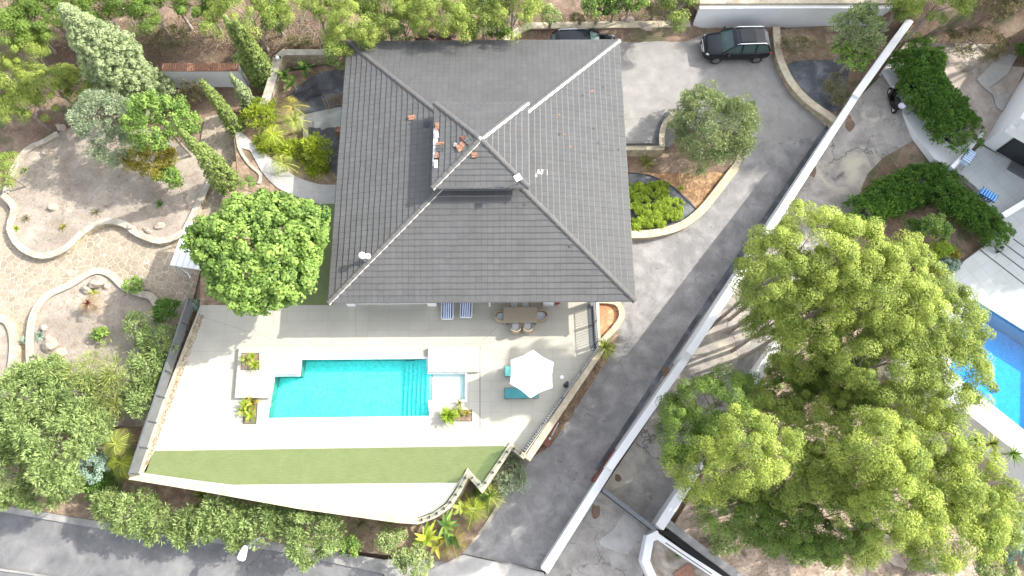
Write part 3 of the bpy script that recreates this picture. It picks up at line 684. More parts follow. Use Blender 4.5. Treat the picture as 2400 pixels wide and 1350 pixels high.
# raised blocks by the pool
def plinth(name, poly, h, label):
    o = pts(poly, h); mb = MB(); q = [(p.x, p.y) for p in o]
    a = sum(q[i][0]*q[(i+1) % len(q)][1]-q[(i+1) % len(q)][0]*q[i][1] for i in range(len(q)))
    if a < 0: q = q[::-1]
    rt = empty(name, (q[0][0], q[0][1], 0), 0, label, 'platform')
    mb.prism(q, .002, h-.04); mb.build('base', 'off white', rt)
    c = MB(); n = len(q); t = tessellate_polygon([[Vector((x, y, 0)) for x, y in q]])
    c.prism(q, h-.04, h); c.build('top', 'terrace tile', rt)
plinth('sunbathing_platform', [(560, 813), (702, 813), (699, 877), (639, 877), (633, 932), (550, 932)], .28, 'L-shaped cream stone platform with a planted hole at the left end of the pool')
plinth('stone_platform', [(1003, 814), (1124, 813), (1123, 871), (1004, 871)], .26, 'rectangular cream stone platform above the shallow shelf of the pool')
for nm, q, z in (('planting_bed', [(567, 828), (607, 828), (607, 866), (565, 866)], .284), ('planting_bed', [(573, 934), (604, 934), (600, 993), (570, 993)], .004), ('planting_bed', [(1040, 962), (1106, 961), (1106, 987), (1040, 987)], .004)):
    slab(nm, q, z, 'brown bed', 0, kind='structure')
    mb = MB(); ribbon(mb, pts(q, z), .03, z+.015, z-.01, closed=True); tag(mb.build('bed_edging', 'dark trim'), kind='structure')
# left garden
LG = lambda x, y: gleft(x, y)
slab('garden_paving', [(-300, 430), (15, 430), (300, 470), (480, 430), (470, 330), (480, 275), (520, 265), (560, 330), (552, 450), (500, 560), (468, 640), (448, 720), (400, 800), (330, 930), (-300, 960)], LG, 'crazy paving', .5, cuts=(0.5, 6))
BZ = lambda x, y: gleft(x, y)+.28
B1 = [(14, 452), (38, 490), (27, 535), (52, 580), (100, 598), (150, 580), (195, 540), (245, 516), (290, 522), (322, 545), (375, 562), (425, 545), (442, 520), (468, 465), (500, 405), (440, 350), (330, 300), (200, 290), (120, 320), (60, 350), (35, 395)]
slab('planting_bed', B1, BZ, 'garden soil', .5, curve=3, cuts=(0.5, 6))
B2 = [(66, 880), (62, 800), (72, 730), (105, 688), (160, 662), (205, 636), (232, 630), (262, 640), (290, 668), (345, 690), (362, 700), (360, 745), (420, 790), (400, 900), (330, 1000), (90, 960)]
slab('planting_bed', B2, BZ, 'garden soil', .5, curve=3, cuts=(0.5, 6))
B3 = [(-80, 740), (0, 745), (25, 760), (36, 800), (30, 860), (10, 930), (-80, 930)]
slab('planting_bed', B3, BZ, 'garden soil', .5, curve=3, cuts=(0.5, 6))
WZ = lambda x, y: gleft(x, y)+.45
wall('garden_wall', [(5, 455), (32, 486), (22, 535), (50, 580), (100, 599), (152, 582), (195, 542), (245, 518), (290, 524), (322, 547), (375, 564), (425, 547), (443, 520), (470, 465), (500, 405)], WZ, .32, .6, 'stone masonry', 'pale wall top', 'serpentine low stone wall with pale top edging the upper sandy bed', 'wall', curve=3)
wall('garden_wall', [(12, 452), (28, 400), (60, 352), (100, 332), (135, 312)], WZ, .30, .6, 'stone masonry', 'pale wall top', 'low pale stone curb running up to the boulders at the far left', 'wall', curve=3)
wall('garden_wall', [(72, 885), (68, 800), (78, 735), (110, 692), (165, 666), (205, 641), (234, 634), (262, 645), (292, 673), (330, 688), (352, 694), (366, 715), (362, 750)], WZ, .34, .6, 'stone masonry', 'pale wall top', 'curved pale stone wall around the lower sandy bed with the dry palm', 'wall', curve=3)
wall('garden_wall', [(-80, 738), (0, 745), (22, 760), (31, 800), (26, 860), (5, 930)], WZ, .40, .6, 'stone masonry', 'pale wall top', 'rounded pale stone wall end at the left border of the paving', 'wall', curve=3)
# side yard left of the house
YZ = 0.0
slab('side_yard', [(640, 175), (660, 170), (700, 165), (780, 150), (860, 130), (860, 470), (780, 470), (640, 465), (560, 440), (548, 320), (580, 270), (615, 235)], -.03, 'brown bed', 1.3, side='stone masonry')
slab('slate_gravel', [(675, 225), (730, 180), (780, 165), (850, 160), (850, 420), (800, 420), (760, 380), (715, 330), (700, 290), (690, 250)], .0, 'slate gravel', .06, curve=2)
slab('pale_gravel_patch', [(706, 270), (850, 238), (850, 297), (708, 300)], .008, 'pale gravel', .03)
slab('curved_path', [(548, 300), (575, 318), (600, 340), (640, 375), (690, 412), (750, 432), (810, 436), (810, 470), (750, 478), (700, 462), (650, 440), (612, 400), (585, 352), (560, 345)], .03, 'light concrete', .7, curve=2, side='stone masonry')
for a, b in [((598, 318), (625, 350)), ((640, 352), (665, 385)), ((610, 385), (650, 442))]: pass
tag(mkmesh('stepping_stone', *(lambda m: (m.v, m.f))(MB().tube([P(762, 296, .01), P(762, 296, .07)], .32, 20)), 'pale gravel'), 'round pale stepping stone at the edge of the lit gravel', 'stepping stone')
tag(mkmesh('stepping_stone', *(lambda m: (m.v, m.f))(MB().box(P(727, 292, .05), (.42, .42, .07))), 'pavement concrete'), 'square grey stepping stone left of the round one', 'stepping stone')
wall('yard_wall', [(645, 137), (664, 122), (782, 122)], .95, .36, 2.2, 'stone masonry', 'pale wall top', 'stone wall closing the far end of the slate gravel yard', 'wall')
wall('yard_wall', [(650, 131), (642, 170), (625, 225), (615, 250)], .95, .45, 2.2, 'stone masonry', 'pale wall top', 'wide topped stone wall running down beside the cypresses to the banana plants', 'wall')
wall('yard_wall', [(705, 272), (716, 300), (715, 340), (722, 372)], .35, .22, .5, 'stone masonry', 'pale wall top', 'short curved pale curb between palm bed and slate gravel', 'wall', curve=2)
wall('yard_wall', [(556, 300), (560, 345), (585, 385), (610, 408), (606, 430)], .06, .12, 1.4, 'stone masonry', 'pale wall top', 'thin curved white wall along the foot of the concrete ramp', 'wall', curve=3)
wall('tiled_garden_wall', [(380, 160), (460, 158), (560, 160)], .75, .42, 1.9, 'white render', 'white render', 'white garden wall capped with terracotta roof tiles behind the conifers', 'wall')
mb = MB(); a = P(380, 158, .8); b = P(560, 158, .8)
n = 44
for k in range(n):
    p = a.lerp(b, (k+.5)/n); mb.tube([p+Vector((0, -.27, -.02)), p+Vector((0, .27, .03))], .055, 8)
tw = [o for o in S.objects if o.name.startswith('tiled_garden_wall')][0]
mb.build('roof_tile_cap', 'terracotta', tw)
# back walls of the car park
wall('boundary_wall', [(1150, 112), (1172, 97), (1236, 60), (1300, 59), (1618, 55)], .55, .42, 1.0, 'stone masonry', 'stone coping', 'long rubble stone wall with beige coping behind the car park', 'wall')
wall('retaining_wall', [(1640, 16), (1900, 15), (2145, 16)], 2.05, .18, 2.4, 'white render', 'white paint', 'tall white rendered retaining wall behind the parked black car', 'wall')
wall('fence_base_wall', [(1640, 3), (2150, 2)], 2.25, .25, .5, 'stone masonry', 'stone coping', 'low rubble kerb on the bank above the white retaining wall', 'wall')
CZ = .5
slab('bank', [(1640, 14), (2150, 14), (2400, -10), (2400, -90), (1600, -90), (1600, -20)], 1.93, 'forest floor', .5)
slab('planting_bed', [(1824, 70), (2090, 60), (2100, 90), (2030, 190), (1965, 278), (1905, 240), (1860, 190), (1835, 140)], .25, 'brown bed', .5, curve=2)
slab('slate_bed', [(1842, 152), (1880, 142), (1925, 140), (1990, 150), (1975, 240), (1950, 262), (1905, 232), (1870, 195)], .262, 'slate gravel', .02, curve=2)
wall('planter_wall', [(1820, 62), (1822, 100), (1830, 140), (1855, 192), (1890, 232), (1925, 258), (1962, 284)], CZ, .40, .9, 'stone masonry', 'stone coping', 'curved stone kerb wall of the planting bed beside the parked black car', 'wall', curve=3)
# island bed
IZ = -1.2
slab('planting_bed', [(1400, 370), (1560, 372), (1600, 300), (1640, 270), (1715, 300), (1740, 380), (1700, 420), (1645, 500), (1560, 540), (1480, 546), (1400, 545)], IZ, 'bark bed', 1.0, curve=0)
slab('slate_bed', [(1400, 408), (1500, 408), (1560, 425), (1600, 455), (1632, 490), (1600, 520), (1550, 535), (1480, 540), (1400, 540)], IZ+.012, 'slate gravel', .02, curve=2)
mb = MB(); ribbon(mb, smoothline(pts([(1400, 407), (1480, 406), (1530, 414), (1575, 438), (1610, 470), (1634, 493)], IZ), 4), .05, IZ+.06, IZ-.05)
tag(mb.build('bed_edging', 'dark trim'), 'thin black plastic edging curving around the green mound shrub', 'edging')
IW = lambda x, y: max(gd(x, y)+.55, IZ+.22)
wall('planter_wall', [(1400, 548), (1480, 549), (1540, 545), (1600, 527), (1645, 492), (1680, 450), (1712, 408), (1735, 375), (1740, 330), (1700, 290)], lambda x, y: IZ+.30, .42, 1.3, 'stone masonry', 'stone coping', 'beige stone kerb wall curving round the island bed under the olive tree', 'wall', curve=3)
wall('retaining_wall', [(1400, 345), (1557, 345)], .06, .30, 1.2, 'stone masonry', 'stone coping', 'stone retaining wall under the dark pipe at the edge of the car park', 'wall')
mb = MB(); mb.tube([P(1400, 338, .14), P(1556, 338, .14)], .07, 10)
tag(mb.build('drain_pipe', 'dark trim', smooth=True), 'long black pipe lying along the edge of the car park', 'pipe')
wall('retaining_wall', [(1552, 343), (1552, 310), (1562, 284), (1585, 262)], .22, .26, 1.4, 'stone masonry', 'stone coping', 'short curved stone wall beside the olive tree at the car park edge', 'wall', curve=3)
slab('gravel_strip', [(1534, 336), (1536, 305), (1548, 280), (1562, 262), (1572, 268), (1556, 300), (1550, 336)], .012, 'slate gravel', .02, curve=2)
# triangular planter by the terrace
slab('planting_bed', [(1400, 706), (1430, 703), (1452, 712), (1462, 735), (1450, 762), (1420, 790), (1404, 800)], -.25, 'red soil', 2.6)
wall('planter_wall', [(1400, 704), (1430, 705), (1450, 713), (1458, 735), (1448, 760), (1412, 800)], -.02, .26, 2.4, 'stone masonry', 'stone coping', 'golden stone wall round the triangular red soil planter at the terrace corner', 'wall', curve=3)
# white boundary wall in steps
gz2 = lambda x, y: 0
def bigwall(line, zt, w, label):
    L = pts(line, zt); rt = empty('boundary_wall', (L[0].x, L[0].y, zt-3), 0, label, 'wall', None)
    m = MB(); ribbon(m, L, w, zt-.06, lambda x, y: gd(x, y)-.4); m.build('masonry', 'white render', rt)
    m = MB(); ribbon(m, L, w+.06, zt, zt-.06); m.build('coping', 'white paint', rt)
bigwall([(1276, 1338), (1428, 1098)], -1.45, .42, 'white boundary wall between the two drives, lowest section at the street')
bigwall([(1428, 1098), (1612, 834)], -.1, .36, 'white boundary wall between the two drives, section beside the gate leaves')
bigwall([(1616, 828), (2008, 222)], 1.35, .36, 'white boundary wall between the two drives, long middle section opposite the house')
bigwall([(2006, 224), (2134, 46)], 1.6, .40, 'white boundary wall between the two drives, uppermost section near the retaining wall')
# dark strip along the foot of the wall
mb = MB(); ribbon(mb, [P(1404, 1108, -2.9), P(1625, 770, -2.1), P(1955, 285, -.4)], .30, lambda x, y: gd(x, y)+.012, lambda x, y: gd(x, y)-.1, side=1)
tag(mb.build('gutter_or_shade_strip', 'slate gravel'), kind='structure')  # shade at the wall base, perhaps a gutter, put in as dark colour
# terrace perimeter walls
wall('terrace_wall', [(446, 706), (398, 840), (350, 975), (306, 1114)], .10, .24, 3.8, 'stone masonry', 'pale wall top', 'stone wall carrying the grey fence along the left side of the terrace', 'wall')
wall('terrace_wall', [(303, 1117), (480, 1146), (700, 1186), (935, 1219), (980, 1222), (1016, 1209), (1050, 1186), (1075, 1150), (1097, 1108), (1130, 1146), (1198, 1045), (1231, 1071)], .14, .22, 3.8, 'stone masonry', 'stone coping', 'pale stone wall zigzagging along the street side of the terrace', 'wall', curve=0)
wall('terrace_wall', [(1236, 1076), (1412, 815)], .02, .30, 2.8, 'stone masonry', 'stone coping', 'straight beige coped retaining wall between railing and driveway', 'wall')
slab('planting_bed', [(300, 1120), (980, 1222), (1055, 1190), (1098, 1112), (1130, 1150), (1196, 1055), (1228, 1078), (1175, 1150), (1150, 1215), (1085, 1298), (1050, 1318), (640, 1270), (420, 1245), (240, 1215)], SZ+.35, 'brown bed', .7)
slab('planting_bed', [(1412, 818), (1455, 770), (1440, 820), (1330, 985), (1290, 1045), (1245, 1075)], lambda x, y: gd(x, y)+.03, 'brown bed', .3, cuts=(0.5, 6))
wall('curb', [(1205, 1120), (1162, 1195), (1120, 1255), (1060, 1305)], lambda x, y: gd(x, y)+.18, .12, .5, 'pale wall top', 'pale wall top', 'thin pale kerb between the driveway and the palm bed', 'kerb', curve=3)
# ================================================================ THE HOUSE
c0 = [P(770, 707, 3), P(1487, 702, 3), P(1450, 96, 3), P(815, 101, 3)]
HX0 = (c0[0].x+c0[3].x)/2; HX1 = (c0[1].x+c0[2].x)/2; HY0 = (c0[0].y+c0[1].y)/2; HY1 = (c0[2].y+c0[3].y)/2
HCX, HCY, HLX, HLY = (HX0+HX1)/2, (HY0+HY1)/2, (HX1-HX0)/2, (HY1-HY0)/2
HL = (HLX+HLY)/2; PIT = 1.93/8.4
CL = 2.58; CZ0 = 5.25
def roofz(x, y):
    d = max(abs(x-HCX), abs(y-HCY)); z = 3 + (HL-d)*PIT
    if d < CL: z = CZ0 + (CL-d)*PIT
    return z
def hiproof(name, cx, cy, L, z0, n, parent, lim=0, rng=np.random.default_rng(5), skip=None):
    V = []; Fc = []; Tn = []; c = L/n; tw = .335
    for s in range(4):
        nx, ny = [(-1, 0), (1, 0), (0, -1), (0, 1)][s]; tx, ty = -ny, nx
        for k in range(n):
            d0 = k*c-(.05 if k == 0 else 0); d1 = (k+1)*c+.02
            if lim and d0 > L-lim: break
            w0 = L-d0; w1 = max(0, L-d1); m = math.ceil(w0/tw)
            cj = rng.normal(0, .004)
            for j in range(-m, m):
                a0, a1 = j*tw+.005, (j+1)*tw-.005
                if skip and skip(s, k, (a0+a1)/2): continue
                l0, l1 = max(-w0, a0), min(w0, a1); u0, u1 = max(-w1, min(w1, a0)), max(-w1, min(w1, a1))
                if l1-l0 < .03: continue
                zj = rng.normal(0, .0015); b0 = len(V); yw = rng.normal(0, .0015); wv = .006*math.sin(j*.9+k*.35)
                def pt(a, d, z): return (cx+nx*(L-d)+tx*a, cy+ny*(L-d)+ty*a, z)
                zl = z0+d0*PIT+.070+zj; zu = z0+d1*PIT+.010+zj
                e = d0+yw+cj+wv
                V += [pt(l0, e, zl), pt(l1, e, zl), pt(u1, d1, zu), pt(u0, d1, zu), pt(l0, e, zl), pt(l1, e, zl), pt(l1, e-.05, zl-.05), pt(l0, e-.05, zl-.05)]
                Fc += [(b0, b0+1, b0+2, b0+3), (b0+7, b0+6, b0+5, b0+4), (b0+6, b0+1, b0+2, b0+2), (b0, b0+7, b0+3, b0+3)]
                t = min(1, max(0, .42+rng.normal(0, .09))); Tn += [t]*4+[1.0]*4
    Fc = [f if f[2] != f[3] else f[:3] for f in Fc]
    o = mkmesh(name, V, Fc, 'slate roof tile', parent, tint=Tn)
    u = MB(); u.add([(cx-L, cy-L, z0), (cx+L, cy-L, z0), (cx+L, cy+L, z0), (cx-L, cy+L, z0), (cx, cy, z0+L*PIT)], [(0, 1, 4), (1, 2, 4), (2, 3, 4), (3, 0, 4), (3, 2, 1, 0)])
    u.build('underlay', 'roof underlay', o)
    r0 = lim*.9 if lim else .05
    for sx, sy in ((-1, -1), (1, -1), (1, 1), (-1, 1)):
        h = MB(); N = int((L-r0)*1.414/.36); d = Vector((sx, sy, 0)).normalized(); q = Vector((-d.y, d.x, 0))
        for k in range(N):
            ra = L+.06-(L-r0+.06)*k/N; rb = L+.06-(L-r0+.06)*(k+1.1)/N
            pa = Vector((cx+sx*ra, cy+sy*ra, z0+(L-ra)*PIT)); pb = Vector((cx+sx*rb, cy+sy*rb, z0+(L-rb)*PIT))
            up = Vector((0, 0, 1)); wd = .17; ha = .135+rng.normal(0, .004); hb = .115
            pr = [(-wd, .0), (-wd*.8, .09), (-.06, 1.0), (.06, 1.0), (wd*.8, .09), (wd, 0)]
            A = [pa+q*x+up*(ha*z if z > .5 else z-.02) for x, z in pr]; B = [pb+q*x+up*(hb*z if z > .5 else z-.02) for x, z in pr]
            h.add(A+B, [(i, i+1, 7+i, 6+i) for i in range(1, 4)]+[(5, 4, 3, 2, 1, 0)])
            lit = {(1, 1): 0, (-1, -1): 4}.get((sx, sy), -1)  # cream mortar only on the sunlit flanks: sunlight painted into two hips
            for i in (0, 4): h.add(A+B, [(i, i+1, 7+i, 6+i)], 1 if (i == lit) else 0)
            if (sx, sy) == (1, 1): h.add([a+up*.004 for a in A+B], [(1, 2, 8, 7)], 1)  # upper flank of the sunlit hip painted cream as well
        h.build('hip_cap', ['ridge cap', 'finial and lit cap'], o)
    return o
def house():
    rt = empty('house', (HCX, HCY, 0), 0, 'large single storey villa under a dark grey hipped tile roof with small raised middle roof', 'house')
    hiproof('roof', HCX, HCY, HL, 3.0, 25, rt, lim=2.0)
    hiproof('raised_roof', HCX, HCY, CL, CZ0, 8, rt, skip=lambda s, k, a: s == 0 and k == 0 and -.9 < a < 1.45, rng=np.random.default_rng(9))
    m = MB(); m.box((HCX, HCY, 4.65), (CL*2-.7, CL*2-.7, 1.25)); m.build('upper_wall', 'dark trim', rt)
    m = MB(); m.box((HCX, HCY, CZ0-.045), (CL*2-.08, CL*2-.08, .08)); m.build('upper_soffit', 'grey metal', rt)
    m = MB(); ribbon(m, [Vector((HCX-CL-.03, HCY-CL-.03, 0)), Vector((HCX+CL+.03, HCY-CL-.03, 0)), Vector((HCX+CL+.03, HCY+CL+.03, 0)), Vector((HCX-CL-.03, HCY+CL+.03, 0))], .05, CZ0+.04, CZ0-.10, closed=True); m.build('eave_trim', 'light metal', rt)
    m = MB(); m.box((HCX-CL+.10, HCY+.28, CZ0+.03), (.22, 2.2, .04)); m.build('exposed_batten', 'off white', rt)
    m = MB(); m.box((HCX, HCY, CZ0+CL*PIT+.12), (.26, .26, .18), R(45), top=(.4, .4)); m.build('roof_finial', 'finial and lit cap', rt)
    m = MB(); m.box((HCX, HCY, 2.93), (HL*2-.16, HL*2-.16, .12)); m.build('soffit', 'white render', rt)
    m = MB()
    for s, (a, b) in enumerate([((-1, -1), (1, -1)), ((1, -1), (1, 1)), ((1, 1), (-1, 1)), ((-1, 1), (-1, -1))]):
        m.tube([Vector((HCX+a[0]*(HL+.03), HCY+a[1]*(HL+.03), 2.96)), Vector((HCX+b[0]*(HL+.03), HCY+b[1]*(HL+.03), 2.96))], .045, 6)
    m.build('gutter_or_shade_strip', 'grey metal', rt)
    y0 = HY0+.45
    m = MB(); m.box((HCX, (HY0+3.4+HY1-.9)/2, 1.42), (HL*2-1.7, HY1-HY0-4.3, 2.88)); m.build('wall', 'white render', rt)
    # columns and beams of the porch: x from the picture at the column foot
    for (xa, xb) in ((815, 835), (1003, 1024), (1272, 1297), (1384, 1396)):
        pa = P(xa, 718, 0); pb = P(xb, 718, 0)
        m = MB(); m.box(((pa.x+pb.x)/2, pa.y+.16, 1.43), (pb.x-pa.x, .32, 2.86)); m.build('column', 'white paint', rt)
    m = MB(); m.box((HCX, P(900, 718, 0).y+.32, 2.72), (HL*2-1.6, .22, .28)); m.build('porch_beam', 'white render', rt)
    pa = P(835, 715, 0); pb = P(1003, 715, 0); w = empty('x', (0, 0, 0)); bpy.data.objects.remove(w)
    f = MB(); Lw = pb.x-pa.x; yy = pa.y+.12
    for k in range(4): f.box((pa.x+Lw*k/3, yy, 1.3), (.09, .10, 2.6))
    f.box(((pa.x+pb.x)/2, yy, .06), (Lw, .16, .10)); f.box(((pa.x+pb.x)/2, yy, 2.56), (Lw, .10, .10)); wf = f.build('sliding_window', 'white paint', rt)
    g = MB()
    for k in range(3): g.box((pa.x+Lw*(k+.5)/3, yy+.005, 1.3), (Lw/3-.11, .02, 2.38))
    g.build('pane', 'window glass', wf)
    for k in range(3):
        d = MB(); X = HCX-4+k*4.2; d.box((X, HY0+3.38, 1.1), (1.8, .06, 2.15)); dd = d.build('patio_door', 'white paint', rt)
        e = MB(); e.box((X, HY0+3.34, 1.12), (1.6, .03, 1.9)); e.build('pane', 'window glass', dd)
    for X, sx in ((HX0+.84, -1), (HX1-.84, 1)):
        for Y in (HY0+6, HY0+10, HY0+13.5):
            d = MB(); d.box((X, Y, 1.5), (.06, 1.3, 1.2)); dd = d.build('window', 'white paint', rt)
            e = MB(); e.box((X+sx*.035, Y, 1.5), (.02, 1.1, 1.0)); e.build('pane', 'window glass', dd)
    d = MB(); d.box((P(1148, 715, 0).x, P(1148, 716, 0).y, 1.4), (.10, .10, 2.8)); d.build('post', 'white paint', rt)
    return rt
HOUSE = house()
# chimney flues
m = empty('flue', tuple(G(857, 612, roofz)), 0, 'pair of white metal flue pipes with round caps near the left hip of the roof', 'flue')
b0 = Vector(m.location); t1 = P(847, 593, b0.z+.75); t1 = Vector((b0.x-.02, b0.y+.12, b0.z+.85))
q = MB(); q.tube([b0-Vector((0, 0, .2)), b0+Vector((-.05, .05, .55))], .09, 12); q.tube([b0+Vector((.2, .12, -.2)), b0+Vector((.2, .12, .42))], .10, 12); q.build('pipe', 'light metal', m, smooth=True)
q = MB(); q.ball(b0+Vector((-.05, .05, .80)), (.20, .20, .14), 14, 8); q.tube([b0+Vector((-.05, .05, .52)), b0+Vector((-.05, .05, .70))], .11, 12); q.build('cap', 'white paint', m, smooth=True)
q = MB(); q.tube([b0+Vector((.2, .12, .42)), b0+Vector((.2, .12, .50)), b0+Vector((.2, .12, .60))], [.17, .17, .03], 12); q.build('cap', 'white paint', m)
# antenna on the raised roof
b0 = G(1210, 436, roofz); a0 = P(1203, 432, b0.z+.95)
b0 = Vector((HCX+CL-.55, HCY-CL+.12, CZ0+.02)); m = empty('antenna', tuple(b0), 0, 'white square panel antenna on a short mast at the raised roof corner', 'antenna')
q = MB(); q.tube([b0-Vector((0, 0, .1)), b0+Vector((0, 0, .8))], .025, 8); q.tube([b0+Vector((-.5, .1, .62)), b0+Vector((.45, -.1, .62))], .014, 6)
for k in (-.5, -.35, -.2, .2, .4): q.tube([b0+Vector((k, -.2-k*.2, .62)), b0+Vector((k, .2-k*.2, .62))], .009, 5)
q.build('mast', 'grey metal', m)
q = MB(); q.box(b0+Vector((0, 0, .84)), (.36, .36, .05), R(28)); q.build('panel', 'white paint', m)
# loose tiles
def tilepiece(px, py, w, l, rz, mat, label, grp='loose and broken tiles lying on the roof', cat='roof tile', z=None, up=.09):
    c = G(px, py, roofz) if z is None else P(px, py, z); c = c+Vector((0, 0, up))
    mb = MB(); mb.box(c, (w, l, .035), rz, tilt=.12); mb.box(c+Vector((0, 0, .03)), (w*.9, .04, .03), rz); mb.box(c+Vector((math.cos(rz)*w*.42, math.sin(rz)*w*.42, .025)), (.035, l*.9, .03), rz)
    return tag(mb.build('broken_roof_tile', mat), label, cat, grp)
for a in [(966, 277, .42, .28, .2, 'terracotta', 'upturned terracotta tile left of the raised roof'),
          (1001, 292, .38, .34, -.3, 'dark trim', 'loose dark grey tile in the shade left of the raised roof'),
          (1078, 348, .34, .38, .5, 'terracotta', 'largest terracotta shard just below the roof finial'),
          (1084, 340, .2, .3, 1.0, 'terracotta', 'small terracotta shard touching the largest one'),
          (1112, 365, .32, .28, .1, 'terracotta', 'terracotta tile alone on the front slope of the raised roof'),
          (1086, 325, .2, .26, .2, 'brown steel', 'dark brown tile piece close to the hip below the finial'),
          (1097, 331, .38, .34, .8, 'slate roof tile', 'tilted grey tile leaning on the hip beside the finial'),
          (1067, 341, .18, .22, -.3, 'pavement concrete', 'pale broken tile chip on the left slope of the raised roof'),
          (1025, 298, .22, .42, 0, 'terracotta', 'topmost terracotta tile piece in the torn eave gap'),
          (1024, 318, .20, .40, .1, 'off white', 'pale underside tile in the upper part of the eave gap'),
          (1031, 338, .46, .16, .1, 'terracotta', 'long terracotta strip above the two stacked grey tiles'),
          (1031, 350, .46, .34, 0, 'slate roof tile', 'grey tile pushed askew over the eave gap'),
          (1024, 366, .22, .30, .1, 'terracotta', 'terracotta piece in the lower half of the eave gap'),
          (1022, 386, .20, .46, 0, 'off white', 'lowest pale tile piece in the torn eave gap')]:
    tilepiece(*a)
for k, (a, b) in enumerate([(1387, 215), (1413, 205), (1365, 225), (1310, 270), (1391, 302), (1310, 315), (1323, 317), (1401, 335), (1449, 352), (1224, 302), (1230, 480), (1336, 577), (1337, 345)]):
    c = G(a, b, roofz)+Vector((0, 0, .05)); mb = MB(); mb.box(c, (random.uniform(.06, .2), random.uniform(.05, .16), .03), random.uniform(0, 3))
    tag(mb.build('roof_debris', 'dark trim' if k % 3 else 'terracotta'), 'small dark debris chip scattered on the sunny side of the roof' if k % 3 else 'small reddish tile chip scattered on the sunny side of the roof', 'debris', 'chips scattered on the roof')
mb = MB()
for k in range(9):
    c = G(1268+random.uniform(-16, 16), 406+random.uniform(-7, 7), roofz); mb.box(c+Vector((0, 0, .046)), (random.uniform(.1, .35), random.uniform(.06, .14), .006), random.uniform(0, 3))
tag(mb.build('splash_mark', 'off white'), 'white dried mortar splash on the sunny roof slope', 'splash')
